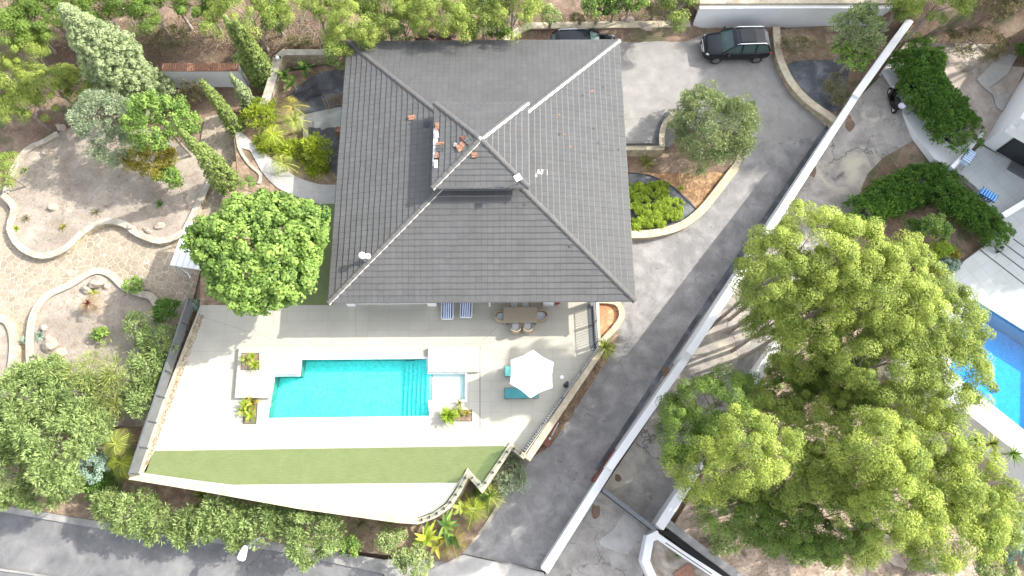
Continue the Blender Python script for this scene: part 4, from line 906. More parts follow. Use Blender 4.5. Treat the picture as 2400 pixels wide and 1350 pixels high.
# ================================================================ THINGS
def loft(mb, secs, mi=0, closed=True, cap=True):
    """secs: list of equally long point rings"""
    n = len(secs[0]); vs = [p for s in secs for p in s]; fs = []
    for i in range(len(secs)-1):
        for k in range(n if closed else n-1): fs.append((i*n+k, i*n+(k+1) % n, (i+1)*n+(k+1) % n, (i+1)*n+k))
    if cap: fs += [tuple(reversed(range(n))), tuple(range((len(secs)-1)*n, len(secs)*n))]
    mb.add(vs, fs, mi)
def copytree(o, parent=None):
    c = o.copy(); COL.objects.link(c)
    if parent is not None: c.parent = parent
    for ch in list(o.children): copytree(ch, c)
    return c
def make_car(name, loc, rz, label, group=None):
    rt = empty(name, loc, rz, label, 'car', group)
    # stations along x (front = -x): x, half width at belt, sill z, belt z, hood/top z
    st_ = [(-2.18, .62, .42, .62, .66), (-2.12, .78, .30, .72, .78), (-1.95, .88, .24, .80, .90), (-1.5, .93, .22, .88, .99), (-.95, .95, .22, .93, 1.04), (0, .96, .22, .96, 1.06), (1.0, .96, .22, 1.0, 1.08), (1.7, .94, .24, 1.02, 1.10), (2.05, .88, .30, 1.02, 1.08), (2.18, .78, .42, .95, 1.0)]
    secs = []
    for x, w, s0, b, t in st_:
        secs.append([Vector((x, -w*.86, s0)), Vector((x, -w, s0+.16)), Vector((x, -w*1.0, b*.75)), Vector((x, -w*.97, b)), Vector((x, -w*.80, t)), Vector((x, -w*.3, t+.03)), Vector((x, w*.3, t+.03)), Vector((x, w*.80, t)), Vector((x, w*.97, b)), Vector((x, w, b*.75)), Vector((x, w, s0+.16)), Vector((x, w*.86, s0))])
    mb = MB(); loft(mb, secs)
    # wheel arches as dark lips later; roof
    o = mb.build('body', 'black paint', rt, smooth=True, keep=True)
    s = o.modifiers.new('sub', 'SUBSURF'); s.levels = 1; s.render_levels = 2
    # greenhouse
    gs = [(-1.05, .80, 1.05), (-.35, .70, 1.52), (0, .68, 1.60), (1.0, .67, 1.61), (1.6, .66, 1.57), (2.05, .74, 1.10)]
    gsec = []
    for x, w, z in gs:
        gsec.append([Vector((x, -max(w, .80 if z < 1.2 else .84), 1.0 if z > 1.2 else z-.05)), Vector((x, -w, z-.03)), Vector((x, -w*.8, z)), Vector((x, w*.8, z)), Vector((x, w, z-.03)), Vector((x, max(w, .80 if z < 1.2 else .84), 1.0 if z > 1.2 else z-.05))])
    mb = MB(); loft(mb, gsec); mb.build('windows', 'car glass', rt, smooth=False, keep=True)
    rf = [(-.42, .70, 1.505), (-.2, .69, 1.575), (.2, .68, 1.62), (1.0, .67, 1.63), (1.6, .66, 1.59), (1.85, .64, 1.50)]
    mb = MB(); loft(mb, [[Vector((x, -w*1.02, z-.05)), Vector((x, -w, z)), Vector((x, -w*.5, z+.02)), Vector((x, w*.5, z+.02)), Vector((x, w, z)), Vector((x, w*1.02, z-.05))] for x, w, z in rf])
    for sy in (-1, 1):
        for (xa, za, xb, zb, wa, wb) in ((-1.05, 1.05, -.40, 1.52, .83, .72), (2.05, 1.08, 1.72, 1.55, .80, .69)):
            mb.tube([(xa, sy*wa, za), (xb, sy*wb, zb)], .045, 6)
        for x in (.15, 1.05): mb.tube([(x, sy*.87, 1.02), (x, sy*.70, 1.56)], .035, 6)
    mb.build('roof', 'black paint', rt, smooth=False, keep=True)
    mb = MB(); mb.box((.45, 0, 1.652), (.9, .95, .012)); mb.build('sunroof', 'black paint', rt, keep=True)
    for sy in (-1, 1):
        mb = MB(); mb.tube([(-.25, sy*.66, 1.60), (-.1, sy*.66, 1.68), (1.5, sy*.64, 1.68), (1.65, sy*.64, 1.60)], .028, 6); mb.build('roof_rail', 'chrome', rt, keep=True)
        mb = MB(); mb.ball((-.72, sy*1.06, 1.05), (.09, .14, .09), 10, 6); mb.tube([(-.72, sy*.9, 1.0), (-.72, sy*1.05, 1.03)], .03, 6); mb.build('mirror', 'black paint', rt, smooth=True, keep=True)
        mb = MB(); mb.ball((-1.95, sy*.72, .79), (.17, .10, .05), 10, 6); mb.build('headlight', 'headlamp', rt, smooth=True, keep=True)
        mb = MB(); mb.ball((2.08, sy*.76, .90), (.09, .15, .07), 10, 6); mb.build('tail_light', 'lamp red', rt, smooth=True, keep=True)
        for x in (-1.33, 1.35):
            mb = MB(); mb.tube([(x, sy*.72, .34), (x, sy*.955, .34)], .345, 22)
            wh = mb.build('wheel', 'tyre', rt, keep=True)
            mb = MB(); mb.tube([(x, sy*.90, .34), (x, sy*.968, .34)], [.23, .225], 18); mb.ball((x, sy*.965, .34), (.05, .02, .05), 8, 4)
            for k in range(5):
                t = k*1.2566; mb.tube([(x, sy*.97, .34), (x+.2*math.cos(t), sy*.972, .34+.2*math.sin(t))], .022, 5)
            mb.build('rim', 'grey metal', wh, keep=True)
    mb = MB(); mb.box((-2.13, 0, .62), (.10, 1.0, .20)); mb.box((-2.15, 0, .40), (.08, 1.2, .12)); mb.build('grille', 'dark trim', rt, keep=True)
    mb = MB(); mb.tube([(-2.19, -.5, .72), (-2.19, .5, .72)], .015, 6); mb.build('grille_bar', 'chrome', rt, keep=True)
    for x in (2.17, -2.2):
        mb = MB(); mb.box((x, 0, .80 if x > 0 else .48), (.03, .5, .11)); mb.build('number_plate', 'white paint', rt, keep=True)
    return rt
cp0 = P(1722, 112, .4)
CAR = make_car('parked_car', (cp0.x, cp0.y, .006), R(1), 'black family SUV with silver roof rails parked under the white retaining wall')
c2 = copytree(CAR); c2.location = P(1366, 112, .6); c2.location.z = .006; c2.rotation_euler = (0, 0, R(181))
c2["label"] = 'black car parked close behind the house, mostly hidden under its roof edge'
# scooter
def scooter():
    a = P(2082, 214, .1); b = P(2094, 268, .1); d = (b-a); rz = math.atan2(d.y, d.x); c = (a+b)/2
    rt = empty('scooter', (c.x, c.y, gd(c.x, c.y)+.05), rz, 'black motor scooter with a pale top box parked on the stained neighbouring drive', 'scooter')
    for x, nm in ((-.68, 'wheel'), (.62, 'wheel')):
        mb = MB(); mb.tube([(x, -.07, .26), (x, .07, .26)], .27, 18); w = mb.build('wheel', 'tyre', rt, keep=True)
        mb = MB(); mb.tube([(x, -.075, .26), (x, .075, .26)], .15, 12); mb.build('rim', 'light metal', w, keep=True)
    mb = MB(); loft(mb, [[Vector((x, -w, z0)), Vector((x, -w, z1)), Vector((x, w, z1)), Vector((x, w, z0))] for x, w, z0, z1 in ((-.62, .10, .45, .62), (-.50, .19, .25, .95), (-.36, .20, .20, .80), (-.2, .16, .18, .34), (.1, .17, .18, .36), (.25, .19, .25, .74), (.7, .15, .40, .76), (.85, .06, .55, .70))])
    mb.build('body', 'black paint', rt, smooth=False, keep=True)
    mb = MB(); loft(mb, [[Vector((x, -w, .76)), Vector((x, -w*.9, z1)), Vector((x, w*.9, z1)), Vector((x, w, .76))] for x, w, z1 in ((.0, .10, .78), (.08, .15, .84), (.5, .17, .86), (.72, .12, .80))]); mb.build('seat', 'rubber', rt, keep=True)
    mb = MB(); mb.tube([(-.45, -.36, 1.02), (-.42, -.2, 1.0), (-.5, 0, .96), (-.42, .2, 1.0), (-.45, .36, 1.02)], .022, 7); mb.tube([(-.68, 0, .28), (-.48, 0, .98)], .04, 7); mb.build('handlebar', 'black metal', rt, keep=True)
    for s in (-1, 1):
        mb = MB(); mb.tube([(-.44, s*.26, 1.02), (-.46, s*.34, 1.16)], .01, 5); mb.ball((-.47, s*.36, 1.2), (.03, .07, .05), 8, 5); mb.build('mirror', 'light metal', rt, keep=True)
    mb = MB(); mb.ball((-.66, 0, .70), (.08, .10, .08), 8, 6); mb.build('headlight', 'headlamp', rt, smooth=True, keep=True)
    mb = MB(); mb.ball((.80, .06, .98), (.22, .24, .17), 12, 8); mb.build('top_box', 'silver cloth', rt, smooth=True, keep=True)
    mb = MB(); mb.tube([(.1, .1, .25), (.15, .32, .02)], .02, 5); mb.build('stand', 'black metal', rt, keep=True)
scooter()
# dining set
tc = (P(1180, 720, .75)+P(1259, 756, .75))/2; tw_ = (P(1259, 738, .75).x-P(1180, 738, .75).x); th_ = P(1200, 720, .75).y-P(1200, 757, .75).y
rt = empty('dining_table', (tc.x, tc.y, 0), 0, 'long brown slatted dining table laid between six wicker chairs', 'table')
mb = MB()
for k in range(9): mb.box((0, -th_/2+th_*(k+.5)/9, .735), (tw_, th_/9-.008, .03))
mb.build('tabletop', 'table wood', rt, keep=True)
for sx in (-1, 1):
    for sy in (-1, 1):
        mb = MB(); mb.box((sx*(tw_/2-.08), sy*(th_/2-.08), .36), (.07, .07, .72)); mb.build('leg', 'table wood', rt, keep=True)
mb = MB(); mb.box((0, 0, .69), (tw_-.2, th_-.2, .05)); mb.build('apron', 'table wood', rt, keep=True)
def make_chair():
    rt = empty('wicker_chair', (0, 0, 0), 0, 'x', 'chair', 'wicker tub chairs round the dining table')
    mb = MB(); arc = [Vector((.29*math.cos(t)*1.0, .02+.30*math.sin(t), 0)) for t in np.linspace(R(-35), R(215), 15)]
    line = [Vector((.29, -.28, 0))]+arc[2:-2]+[Vector((-.29, -.28, 0))]
    ribbon(mb, line, .05, lambda x, y: .64 if y < .05 else .66+.18*min(1, (y-.05)/.2), .16); mb.build('back_shell', 'wicker', rt, keep=True)
    mb = MB(); mb.prism([(.26, -.28), (.27, .05), (.18, .24), (0, .29), (-.18, .24), (-.27, .05), (-.26, -.28)], .28, .40); mb.build('seat', 'wicker', rt, keep=True)
    mb = MB(); mb.prism([(.235, -.29), (.24, .04), (.16, .20), (0, .25), (-.16, .20), (-.24, .04), (-.235, -.29)], .405, .49); mb.build('cushion', 'cushion', rt, keep=True, bevel=.03)
    for sx in (-1, 1):
        for sy in (-.24, .2):
            mb = MB(); mb.tube([(sx*.21, sy, .28), (sx*.24, sy, 0)], [.022, .016], 7); mb.build('leg', 'wicker', rt, keep=True)
    return rt
ch = make_chair(); first = True
for px, py, rz, lb in ((1173, 742, 90, 'wicker chair at the left end of the dining table'), (1270, 740, -90, 'wicker chair at the right end of the dining table'),
                       (1209, 768, 180, 'left of two wicker chairs on the sunny side of the dining table'), (1237, 767, 180, 'right of two wicker chairs on the sunny side of the dining table'),
                       (1206, 714, 0, 'left wicker chair behind the dining table, half under the roof edge'), (1231, 713, 0, 'right wicker chair behind the dining table, half under the roof edge')):
    o = ch if first else copytree(ch); first = False
    p = P(px, py, .45); o.location = (p.x, p.y, 0); o.rotation_euler = (0, 0, R(rz)); o["label"] = lb
# striped loungers
def make_lounger():
    rt = empty('striped_sun_lounger', (0, 0, 0), 0, 'x', 'sun lounger', 'striped sun loungers under the eave')
    mb = MB()
    for s in (-1, 1): mb.tube([(s*.32, -1.0, .30), (s*.33, -.9, .34), (s*.33, .45, .34), (s*.31, .95, .62)], .035, 7)
    mb.tube([(-.30, -1.0, .30), (.30, -1.0, .30)], .035, 7); mb.tube([(-.30, .95, .62), (.30, .95, .62)], .03, 7)
    for y in (-.82, -.4, .1): mb.tube([(-.32, y, .32), (.32, y, .32)], .02, 6)
    mb.build('frame', 'white paint', rt, keep=True)
    mb = MB(); N = 9
    for k in range(N):
        x0 = -.28+.56*k/N; x1 = x0+.56/N; prof = [(-.97, .40), (-.9, .42), (-.3, .415), (.42, .42), (.92, .70)]
        vs = []
        for y, z in prof: vs += [(x0, y, z), (x1, y, z), (x0, y, z-.05), (x1, y, z-.05)]
        fs = []
        for i in range(4):
            a = i*4; b = a+4; fs += [(a, a+1, b+1, b), (a+2, b+2, b+3, a+3)]
            if k == 0: fs.append((a, b, b+2, a+2))
            if k == N-1: fs.append((a+1, a+3, b+3, b+1))
        fs += [(0, 2, 3, 1), (16, 17, 19, 18)]
        mb.add(vs, fs, k % 2)
    mb.build('mattress', ['stripe blue', 'stripe white'], rt, keep=True)
    for sx in (-1, 1):
        for y in (-.75, .55):
            mb = MB(); mb.tube([(sx*.33, y, .33), (sx*.35, y, 0)], .028, 7); mb.build('leg', 'white paint', rt, keep=True)
        mb = MB(); mb.tube([(sx*.35, -.05, .34), (sx*.38, .0, .52), (sx*.38, .35, .52), (sx*.35, .42, .36)], .022, 6); mb.build('armrest', 'white paint', rt, keep=True)
    return rt
lg = make_lounger()
for k, (px, lb) in enumerate(((1048, 'blue and white striped lounger nearer to the sliding window'), (1093, 'blue and white striped lounger nearer to the dining table'))):
    o = lg if k == 0 else copytree(lg); p = P(px, 748 if k == 0 else 744, .3); o.location = (p.x, p.y+1.0, 0); o["label"] = lb; o.rotation_euler = (0, 0, R(-1.5 if k else .5))
# parasol + turquoise beds
def parasol():
    cpx = [(1250, 820), (1298, 849), (1295, 909), (1243, 933), (1195, 899), (1197, 844)]
    z0, z1 = 2.25, 2.72; cs = [P(a, b, z0) for a, b in cpx]; top = P(1245, 873, z1)
    ctr = sum(cs, Vector())/6; ctr.z = 0
    rt = empty('parasol', (top.x, top.y, 0), 0, 'large white hexagonal parasol shading the turquoise loungers', 'parasol')
    mb = MB(); V = []; N = 6; rings = 5
    for j in range(rings+1):
        u = j/rings
        for i in range(6):
            for s in range(2):
                c = cs[i] if s == 0 else (cs[i]+cs[(i+1) % 6])/2 + (top-(cs[i]+cs[(i+1) % 6])/2)*.05
                p = top.lerp(c, .06+.94*u); p.z = z1+(z0-z1)*(.06+.94*u)**1.12 - (.045*u*(1) if s else 0)*math.sin(math.pi*min(1, u*.9))
                V.append(p)
    Fc = []
    for j in range(rings):
        for i in range(12): Fc.append((j*12+i, j*12+(i+1) % 12, (j+1)*12+(i+1) % 12, (j+1)*12+i))
    mb.add(V, Fc); cn = mb.build('canopy', 'parasol cloth', rt)
    m = cn.modifiers.new('solid', 'SOLIDIFY'); m.thickness = .012
    mb = MB(); V = []
    for i in range(6):
        d = cs[i]-top; d.z = 0; V.append(top+d*.17+Vector((0, 0, -.015)))
    V.append(top+Vector((0, 0, .09))); mb.add(V, [(i, (i+1) % 6, 6) for i in range(6)]); v = mb.build('vent', 'parasol cloth', cn); v.modifiers.new('solid', 'SOLIDIFY').thickness = .012
    mb = MB(); mb.ball(top+Vector((0, 0, .12)), .045, 10, 6); mb.build('finial', 'black metal', rt, smooth=True)
    mb = MB(); mb.tube([(top.x, top.y, .05), (top.x, top.y, 2.7)], .028, 10); mb.build('pole', 'light metal', rt)
    for i in range(6):
        mb = MB(); mb.tube([top+Vector((0, 0, -.06)), cs[i]+Vector((0, 0, -.03))], .012, 5); mb.build('rib', 'light metal', rt)
    mb = MB(); mb.box((top.x, top.y, .05), (.5, .5, .10)); mb.tube([(top.x, top.y, .1), (top.x, top.y, .35)], .04, 10); mb.build('base', 'pavement concrete', rt)
parasol()
def teal(px, py, cloth, label, back):
    p = P(px, py, .35); rt = empty('teal_sun_lounger', (p.x+.95, p.y, 0), 0, label, 'sun lounger')
    mb = MB()
    for s in (-1, 1): mb.tube([(-.98, s*.30, .34), (.95, s*.30, .34)], .022, 6)
    mb.tube([(-.97, -.30, .34), (-.97, .30, .34)], .022, 6); mb.tube([(.95, -.30, .34), (.95, .30, .34)], .022, 6)
    mb.build('frame', 'grey metal', rt, keep=True)
    mb = MB(); mb.box((-.40, 0, .375), (1.10, .56, .03)); mb.build('seat', cloth, rt, keep=True)
    mb = MB(); mb.add([(.15, -.28, .38), (.15, .28, .38), (.92, .28, .38+back), (.92, -.28, .38+back), (.15, -.28, .35), (.15, .28, .35), (.92, .28, .35+back), (.92, -.28, .35+back)], [(3, 2, 1, 0), (4, 5, 6, 7), (0, 1, 5, 4), (1, 2, 6, 5), (2, 3, 7, 6), (3, 0, 4, 7)]); mb.build('backrest', cloth, rt, keep=True)
    for sx in (-.85, .8):
        for s in (-1, 1):
            mb = MB(); mb.tube([(sx, s*.29, .34), (sx, s*.31, 0)], .018, 6); mb.build('leg', 'grey metal', rt, keep=True)
    return rt
teal(1183, 922, 'teal cloth', 'dark teal sun lounger sticking out at the bottom of the white parasol', .25)
t2 = teal(1183, 870, 'aqua cloth', 'sun lounger with pale aqua towel just left of the white parasol', .35)
mb = MB(); mb.ball((-.82, 0, .44), (.14, .25, .06), 14, 8, jit=.05); mb.build('towel', 'aqua cloth', t2, keep=True, smooth=True)
# small terrace things
p = P(1326, 893, 0)
rt = empty('garden_heater', (p.x, p.y-.1, 0), 0, 'slim black cylinder standing near the railing right of the parasol', 'post')
b = Vector((p.x, p.y-.25, 0)); mb = MB(); mb.tube([b+Vector((0, 0, .03)), b+Vector((0, 0, .9))], .10, 14); mb.build('body', 'black metal', rt)
mb = MB(); mb.tube([b, b+Vector((0, 0, .03))], .15, 14); mb.build('foot', 'dark trim', rt)
mb = MB(); c = P(1317, 884, .0); mb.tube([c, c+Vector((0, 0, .04))], [.09, .12], 14); tag(mb.build('dish', 'white paint'), 'small round white dish on the floor beside the black cylinder', 'dish')
p = P(1305, 710, 0); rt = empty('flower_pot', tuple(p), 0, 'dark red pot standing beside the white porch column', 'flower pot')
mb = MB(); mb.tube([p, p+Vector((0, 0, .32)), p+Vector((0, 0, .36))], [.13, .19, .20], 16); mb.build('pot', 'red pot', rt)
# sliding-gate style leaves folded back along the walls
def gateleaf(a, b, label):
    A = P(*a, 0); B = P(*b, 0); za = gd(A.x, A.y); A = P(*a, za+1.25); B = P(*b, za+1.2); B.z = A.z; zt = A.z
    d = (B-A); L = d.length; d.normalize(); rz = math.atan2(d.y, d.x)
    rt = empty('driveway_gate_leaf', (A.x, A.y, za), rz, label, 'gate', 'brown gate leaves folded back')
    mb = MB(); mb.box((0, 0, .70), (.42, .42, 1.4)); mb.build('post', 'brown steel', rt, keep=True, bevel=.02)
    mb = MB(); mb.box((L/2+.2, .10, .70), (L, .05, 1.25)); mb.box((L/2+.2, .10, 1.35), (L, .09, .06)); mb.build('panel', 'brown steel', rt, keep=True)
    mb = MB(); mb.tube([(.45, -.05, 1.0), (1.35, .03, 1.0)], .035, 8); mb.box((.3, -.06, 1.0), (.12, .12, .12)); mb.build('closer_arm', 'light metal', rt, keep=True)
gateleaf((1281, 1036), (1322, 972), 'brown steel gate leaf folded against the terrace wall')
gateleaf((1402, 1122), (1440, 1062), 'brown steel gate leaf folded against the white boundary wall')
# railing of balusters
def railing():
    L = pts([(1395, 702), (1401, 800), (1404, 812), (1228, 1056)], 1.0); L = [Vector((p.x, p.y, 0)) for p in L]
    rt = empty('baluster_railing', tuple(L[0]), 0, 'long metal railing of close upright bars along the driveway side of the terrace', 'railing')
    sl_, pr = MB(), MB(); tot = 0
    for a, b in zip(L, L[1:]):
        n = max(1, int((b-a).length/.15)); d = (b-a).normalized(); rz = math.atan2(d.y, d.x)
        for k in range(n):
            p = a.lerp(b, (k+.5)/n); sl_.box((p.x, p.y, .55), (.04, .10, .90), rz+R(25), mi=0)
    sl_.build('balusters', 'light metal', rt)  # pale metal stands for the sunlit faces of dark bars
    r = MB(); ribbon(r, L, .16, .10, .03); r.build('gap_shade_base', 'black metal', rt)  # added black base: shade between the bars put in as colour
    r = MB(); ribbon(r, L, .035, 1.0, .97); r.build('top_rail', 'dark trim', rt)
    for a, b in zip(L, L[1:]):
        n = max(1, round((b-a).length/1.6))
        for k in range(n):
            p = a.lerp(b, k/n); q = MB(); q.box((p.x, p.y, .52), (.06, .06, 1.04), math.atan2((b-a).y, (b-a).x)); q.build('post', 'black metal', rt)
    k = MB(); ribbon(k, [p+Vector((-.22, -.02, 0)) for p in L[:3]], .26, .03, .004); k.build('kerb_channel', 'grey metal', rt)
railing()
# solid grey fence on the left
def fence():
    L = pts([(440, 700), (392, 840), (346, 975), (303, 1110)], 1.02); L = [Vector((p.x, p.y, 0)) for p in L]
    base = pts([(460, 738), (325, 1112)], .1)
    rt = empty('panel_fence', tuple(L[0]), 0, 'long plain grey panel fence closing the left side of the terrace', 'fence')
    a, b = L[0], L[-1]; n = 7
    for k in range(n):
        q = MB(); ribbon(q, [a.lerp(b, k/n+.004), a.lerp(b, (k+1)/n-.004)], .05, .98, .12); q.build('panel', 'grey metal', rt)
    q = MB(); ribbon(q, [a, b], .09, 1.03, .98); q.build('top_rail', 'grey metal', rt)
    for k in range(n+1):
        p = a.lerp(b, k/n); q = MB(); q.box((p.x+.05, p.y, .54), (.06, .06, .96), math.atan2((b-a).y, (b-a).x)); q.build('post', 'dark trim', rt)
fence()
mb = MB(); ribbon(mb, pts([(466, 742), (336, 1104)], 0), .34, .012, .0, side=0); tag(mb.build('border_strip', 'stone coping'), kind='structure')
def glassrail(seg, label, n):
    L = [Vector((p.x, p.y, 0)) for p in pts(seg, .14)]
    rt = empty('glass_balustrade', tuple(L[0]+Vector((0, 0, .14))), 0, label, 'balustrade')
    for i, (a, b) in enumerate(zip(L, L[1:])):
        m = max(1, round((b-a).length/n))
        for k in range(m):
            q = MB(); ribbon(q, [a.lerp(b, k/m+.01), a.lerp(b, (k+1)/m-.01)], .02, 1.0, .16); q.build('glass_panel', 'balustrade glass', rt)
            for u in (.25, .75):
                p = a.lerp(b, (k+u)/m); c = MB(); c.box((p.x, p.y, .20), (.05, .16, .14), math.atan2((b-a).y, (b-a).x)); c.build('clamp', 'black metal', rt)
glassrail([(980, 1221), (1016, 1209), (1050, 1186), (1075, 1150), (1096, 1110)], 'frameless glass balustrade with black clamps along the rounded wall corner', 1.5)
glassrail([(1100, 1112), (1130, 1143), (1197, 1047), (1228, 1068)], 'frameless glass balustrade with black clamps following the two wall notches', 1.6)
if 0: glassrail([(320, 1120), (480, 1146), (700, 1186), (935, 1219), (975, 1221)], 'long frameless glass balustrade along the street side wall below the lawn', 2.2)
# street lamp
hd = P(570, 1297, -.1); b = P(604, 1262, -.1)
rt = empty('street_lamp', (b.x, b.y, SZ+.1), 0, 'white street lamp head reaching out over the road from the bushes', 'street lamp')
mb = MB(); mb.tube([(b.x, b.y, SZ+.1), (b.x, b.y, -.3), (b.x-.1, b.y-.1, -.1), (hd.x+.2, hd.y+.25, -.06)], [.07, .05, .04, .03], 8); mb.build('pole', 'grey metal', rt)
q = MB(); d = Vector((-.28, -.95, 0)).normalized(); s = Vector((-d.y, d.x, 0)); c0_ = Vector((hd.x, hd.y, -.05))
loft(q, [[c0_+d*(t)+s*w, c0_+d*t+s*w*.6+Vector((0, 0, h)), c0_+d*t-s*w*.6+Vector((0, 0, h)), c0_+d*t-s*w, c0_+d*t-s*w*.5-Vector((0, 0, .05)), c0_+d*t+s*w*.5-Vector((0, 0, .05))] for t, w, h in ((-.40, .08, .05), (-.3, .14, .09), (0, .22, .12), (.28, .24, .10), (.36, .16, .05))])
q.build('lamp_head', 'white paint', rt, smooth=False)
# white canopy over the paving
cz = 1.35
q = [P(436, 521, cz), P(398, 621, cz), P(480, 634, cz), P(520, 530, cz)]
rt = empty('shade_canopy', (q[1].x, q[1].y, -1), 0, 'white flat canopy roof beside the big light green tree', 'canopy')
mb = MB(); mb.prism([(p.x, p.y) for p in q], cz-.06, cz); mb.build('roof_panel', 'white render', rt)
for k in range(1, 6):
    a, b = q[1].lerp(q[2], k/6), q[0].lerp(q[3], k/6); mb = MB(); ribbon(mb, [Vector((a.x, a.y, 0)), Vector((b.x, b.y, 0))], .035, cz+.03, cz-.01); mb.build('seam', 'light metal', rt)
for p in q:
    c = sum(q, Vector())/4; e = p.lerp(c, .06); mb = MB(); mb.box((e.x, e.y, (cz-1.06)/2-.03), (.07, .07, cz+1.0-.06)); mb.build('post', 'light metal', rt)
mb = MB(); ln = [P(430, 628, .3), P(441, 645, .2), P(447, 655, .1)]; mb.tube([P(418, 626, .4), P(440, 640, .4), P(446, 652, .3)], .035, 7); tag(mb.build('bent_pipe', 'light metal'), 'bent pale metal tube curving out below the white canopy', 'pipe')
# bamboo gate-like slats in the side yard
def slats(pa, pb, n, L, label, mat):
    rt = empty('slatted_screen', tuple(P(*pa, 0)), 0, label, 'screen', 'dark slatted screens in the side yard')
    a = P(*pa, .25); b = P(*pb, .25); a2 = None
    mb = MB()
    for k in range(n):
        t = k/(n-1); p = a.lerp(b, t)+Vector((0, -.18*math.sin(math.pi*t)*-1, 0)); d = Vector((-.35-.1*t, .95, 0)).normalized()
        mb.tube([p-d*0, p+d*L+Vector((0, 0, .15))], .032, 6)
    mb.build('slat', mat, rt)
    r = MB(); r.tube([a+Vector((0, .05, -.05)), a.lerp(b, .5)+Vector((0, .20, -.05)), b+Vector((0, .05, -.05))], .03, 6); r.tube([a+Vector((-.3, L*.8, .05)), b+Vector((-.3, L*.8, .05))], .025, 6); r.build('rail', mat, rt)
slats((700, 246), (754, 222), 11, .85, 'left dark slatted screen lying above the slate gravel', 'black metal')
slats((766, 256), (806, 246), 8, .75, 'right slatted screen with pale wood between, next to the roof edge', 'bamboo')
p = P(796, 312, .2); rt = empty('clay_jar', (p.x, p.y, 0), 0, 'reddish clay jar half hidden beside the left edge of the roof', 'jar')
mb = MB(); mb.tube([(p.x, p.y, 0), (p.x, p.y, .35), (p.x, p.y, .6), (p.x, p.y, .68)], [.18, .32, .22, .2], 16); mb.build('body', 'terracotta', rt, smooth=True)
p = P(651, 138, 1.0); mb = MB(); mb.ball((p.x, p.y, 1.12), .14, 14, 8); tag(mb.build('globe_lamp', 'white paint', smooth=True), 'white globe lamp at the corner of the stone yard wall', 'lamp')
# rocks
def rock(px, py, r, label, zf=LG, grp='boulders of the rock garden', mat='rock'):
    c = G(px, py, zf); rg = rng_(); bm = bmesh.new(); bmesh.ops.create_icosphere(bm, subdivisions=2, radius=1)
    f = rg.normal(size=(3, 3)); ph = rg.uniform(0, 6, 3)
    for v in bm.verts:
        k = 1+.22*sum(math.sin(2.2*v.co.dot(Vector(f[i]))+ph[i]) for i in range(3))/1.6
        v.co = Vector((v.co.x*r[0]*k, v.co.y*r[1]*k, max(-.3, v.co.z*k)*r[2]))
    me = bpy.data.meshes.new('boulder'); bm.to_mesh(me); bm.free(); me.materials.append(M[mat])
    o = bpy.data.objects.new('boulder', me); COL.objects.link(o); o.location = c; o.rotation_euler = (0, 0, rg.uniform(0, 6))
    return tag(o, label, 'rock', grp)
for a in [(146, 300, (.35, .3, .35), 'small pinkish boulder beside the large one near the silver tree'), (172, 318, (.50, .34, .4), 'large pinkish boulder at the top of the curved pale wall'),
          (232, 662, (.48, .5, .5), 'biggest pale boulder in the tip of the lower bed'), (206, 680, (.25, .35, .35), 'tall pale stone standing left of the biggest boulder'), (252, 672, (.28, .2, .25), 'flat reddish boulder right of the biggest one'),
          (120, 812, (.62, .42, .4), 'broad cracked slab boulder near the blue agaves'), (140, 830, (.5, .35, .35), 'broad boulder with a dark hollow below the cracked slab'), (104, 770, (.22, .2, .3), 'dark jagged stone behind the upper agave'), (112, 790, (.2, .16, .2), 'small grey stone between agave and slab boulder'),
          (375, 530, (.35, .25, .3), 'sandy boulder by the wall near the canopy'), (310, 535, (.25, .2, .3), 'pale upright stone at the bend of the serpentine wall'), (345, 540, (.3, .2, .2), 'flat pale stone behind the serpentine wall'),
          (345, 676, (.16, .14, .14), 'small white stone in the pocket right of the little tree'), (352, 690, (.18, .14, .14), 'second small white stone in the pocket beside the little tree'), (290, 28, (.3, .25, .25), 'white stone among the dry branches of the forest floor'),
          (1508, 60, (.6, .3, .25), 'flat pale rock behind the long stone wall'), (1470, 48, (.4, .3, .2), 'pale rock left of the flat one behind the long stone wall')]:
    rock(*a, zf=(lambda x, y: T(x, y)) if a[1] < 80 else BZ)
for a, b, lb in ((112, 358, 'round tree stump in the shade of the upper bed'), (127, 487, 'pale tree stump in the middle of the upper bed')):
    c = G(a, b, BZ); mb = MB(); mb.tube([c, c+Vector((0, 0, .25))], [.26, .22], 14); tag(mb.build('tree_stump', 'stump wood'), lb, 'tree stump', 'tree stumps')
# stones on the neighbour's side
for a in [(1975, 880, (.3, .25, .25), 'pale rock seen through the gap in the pines'), (2150, 500, (.6, .35, .2), 'flat flagstone rock below the hedge'), (2110, 508, (.5, .3, .2), 'broad flat rock left of the flagstone one'), (2085, 1300, (1.0, .35, .3), 'long pale rock ledge under the lowest pines')]:
    rock(*a, zf=lambda x, y: gd(x, y)+.0, grp='rocks on the neighbouring slope')
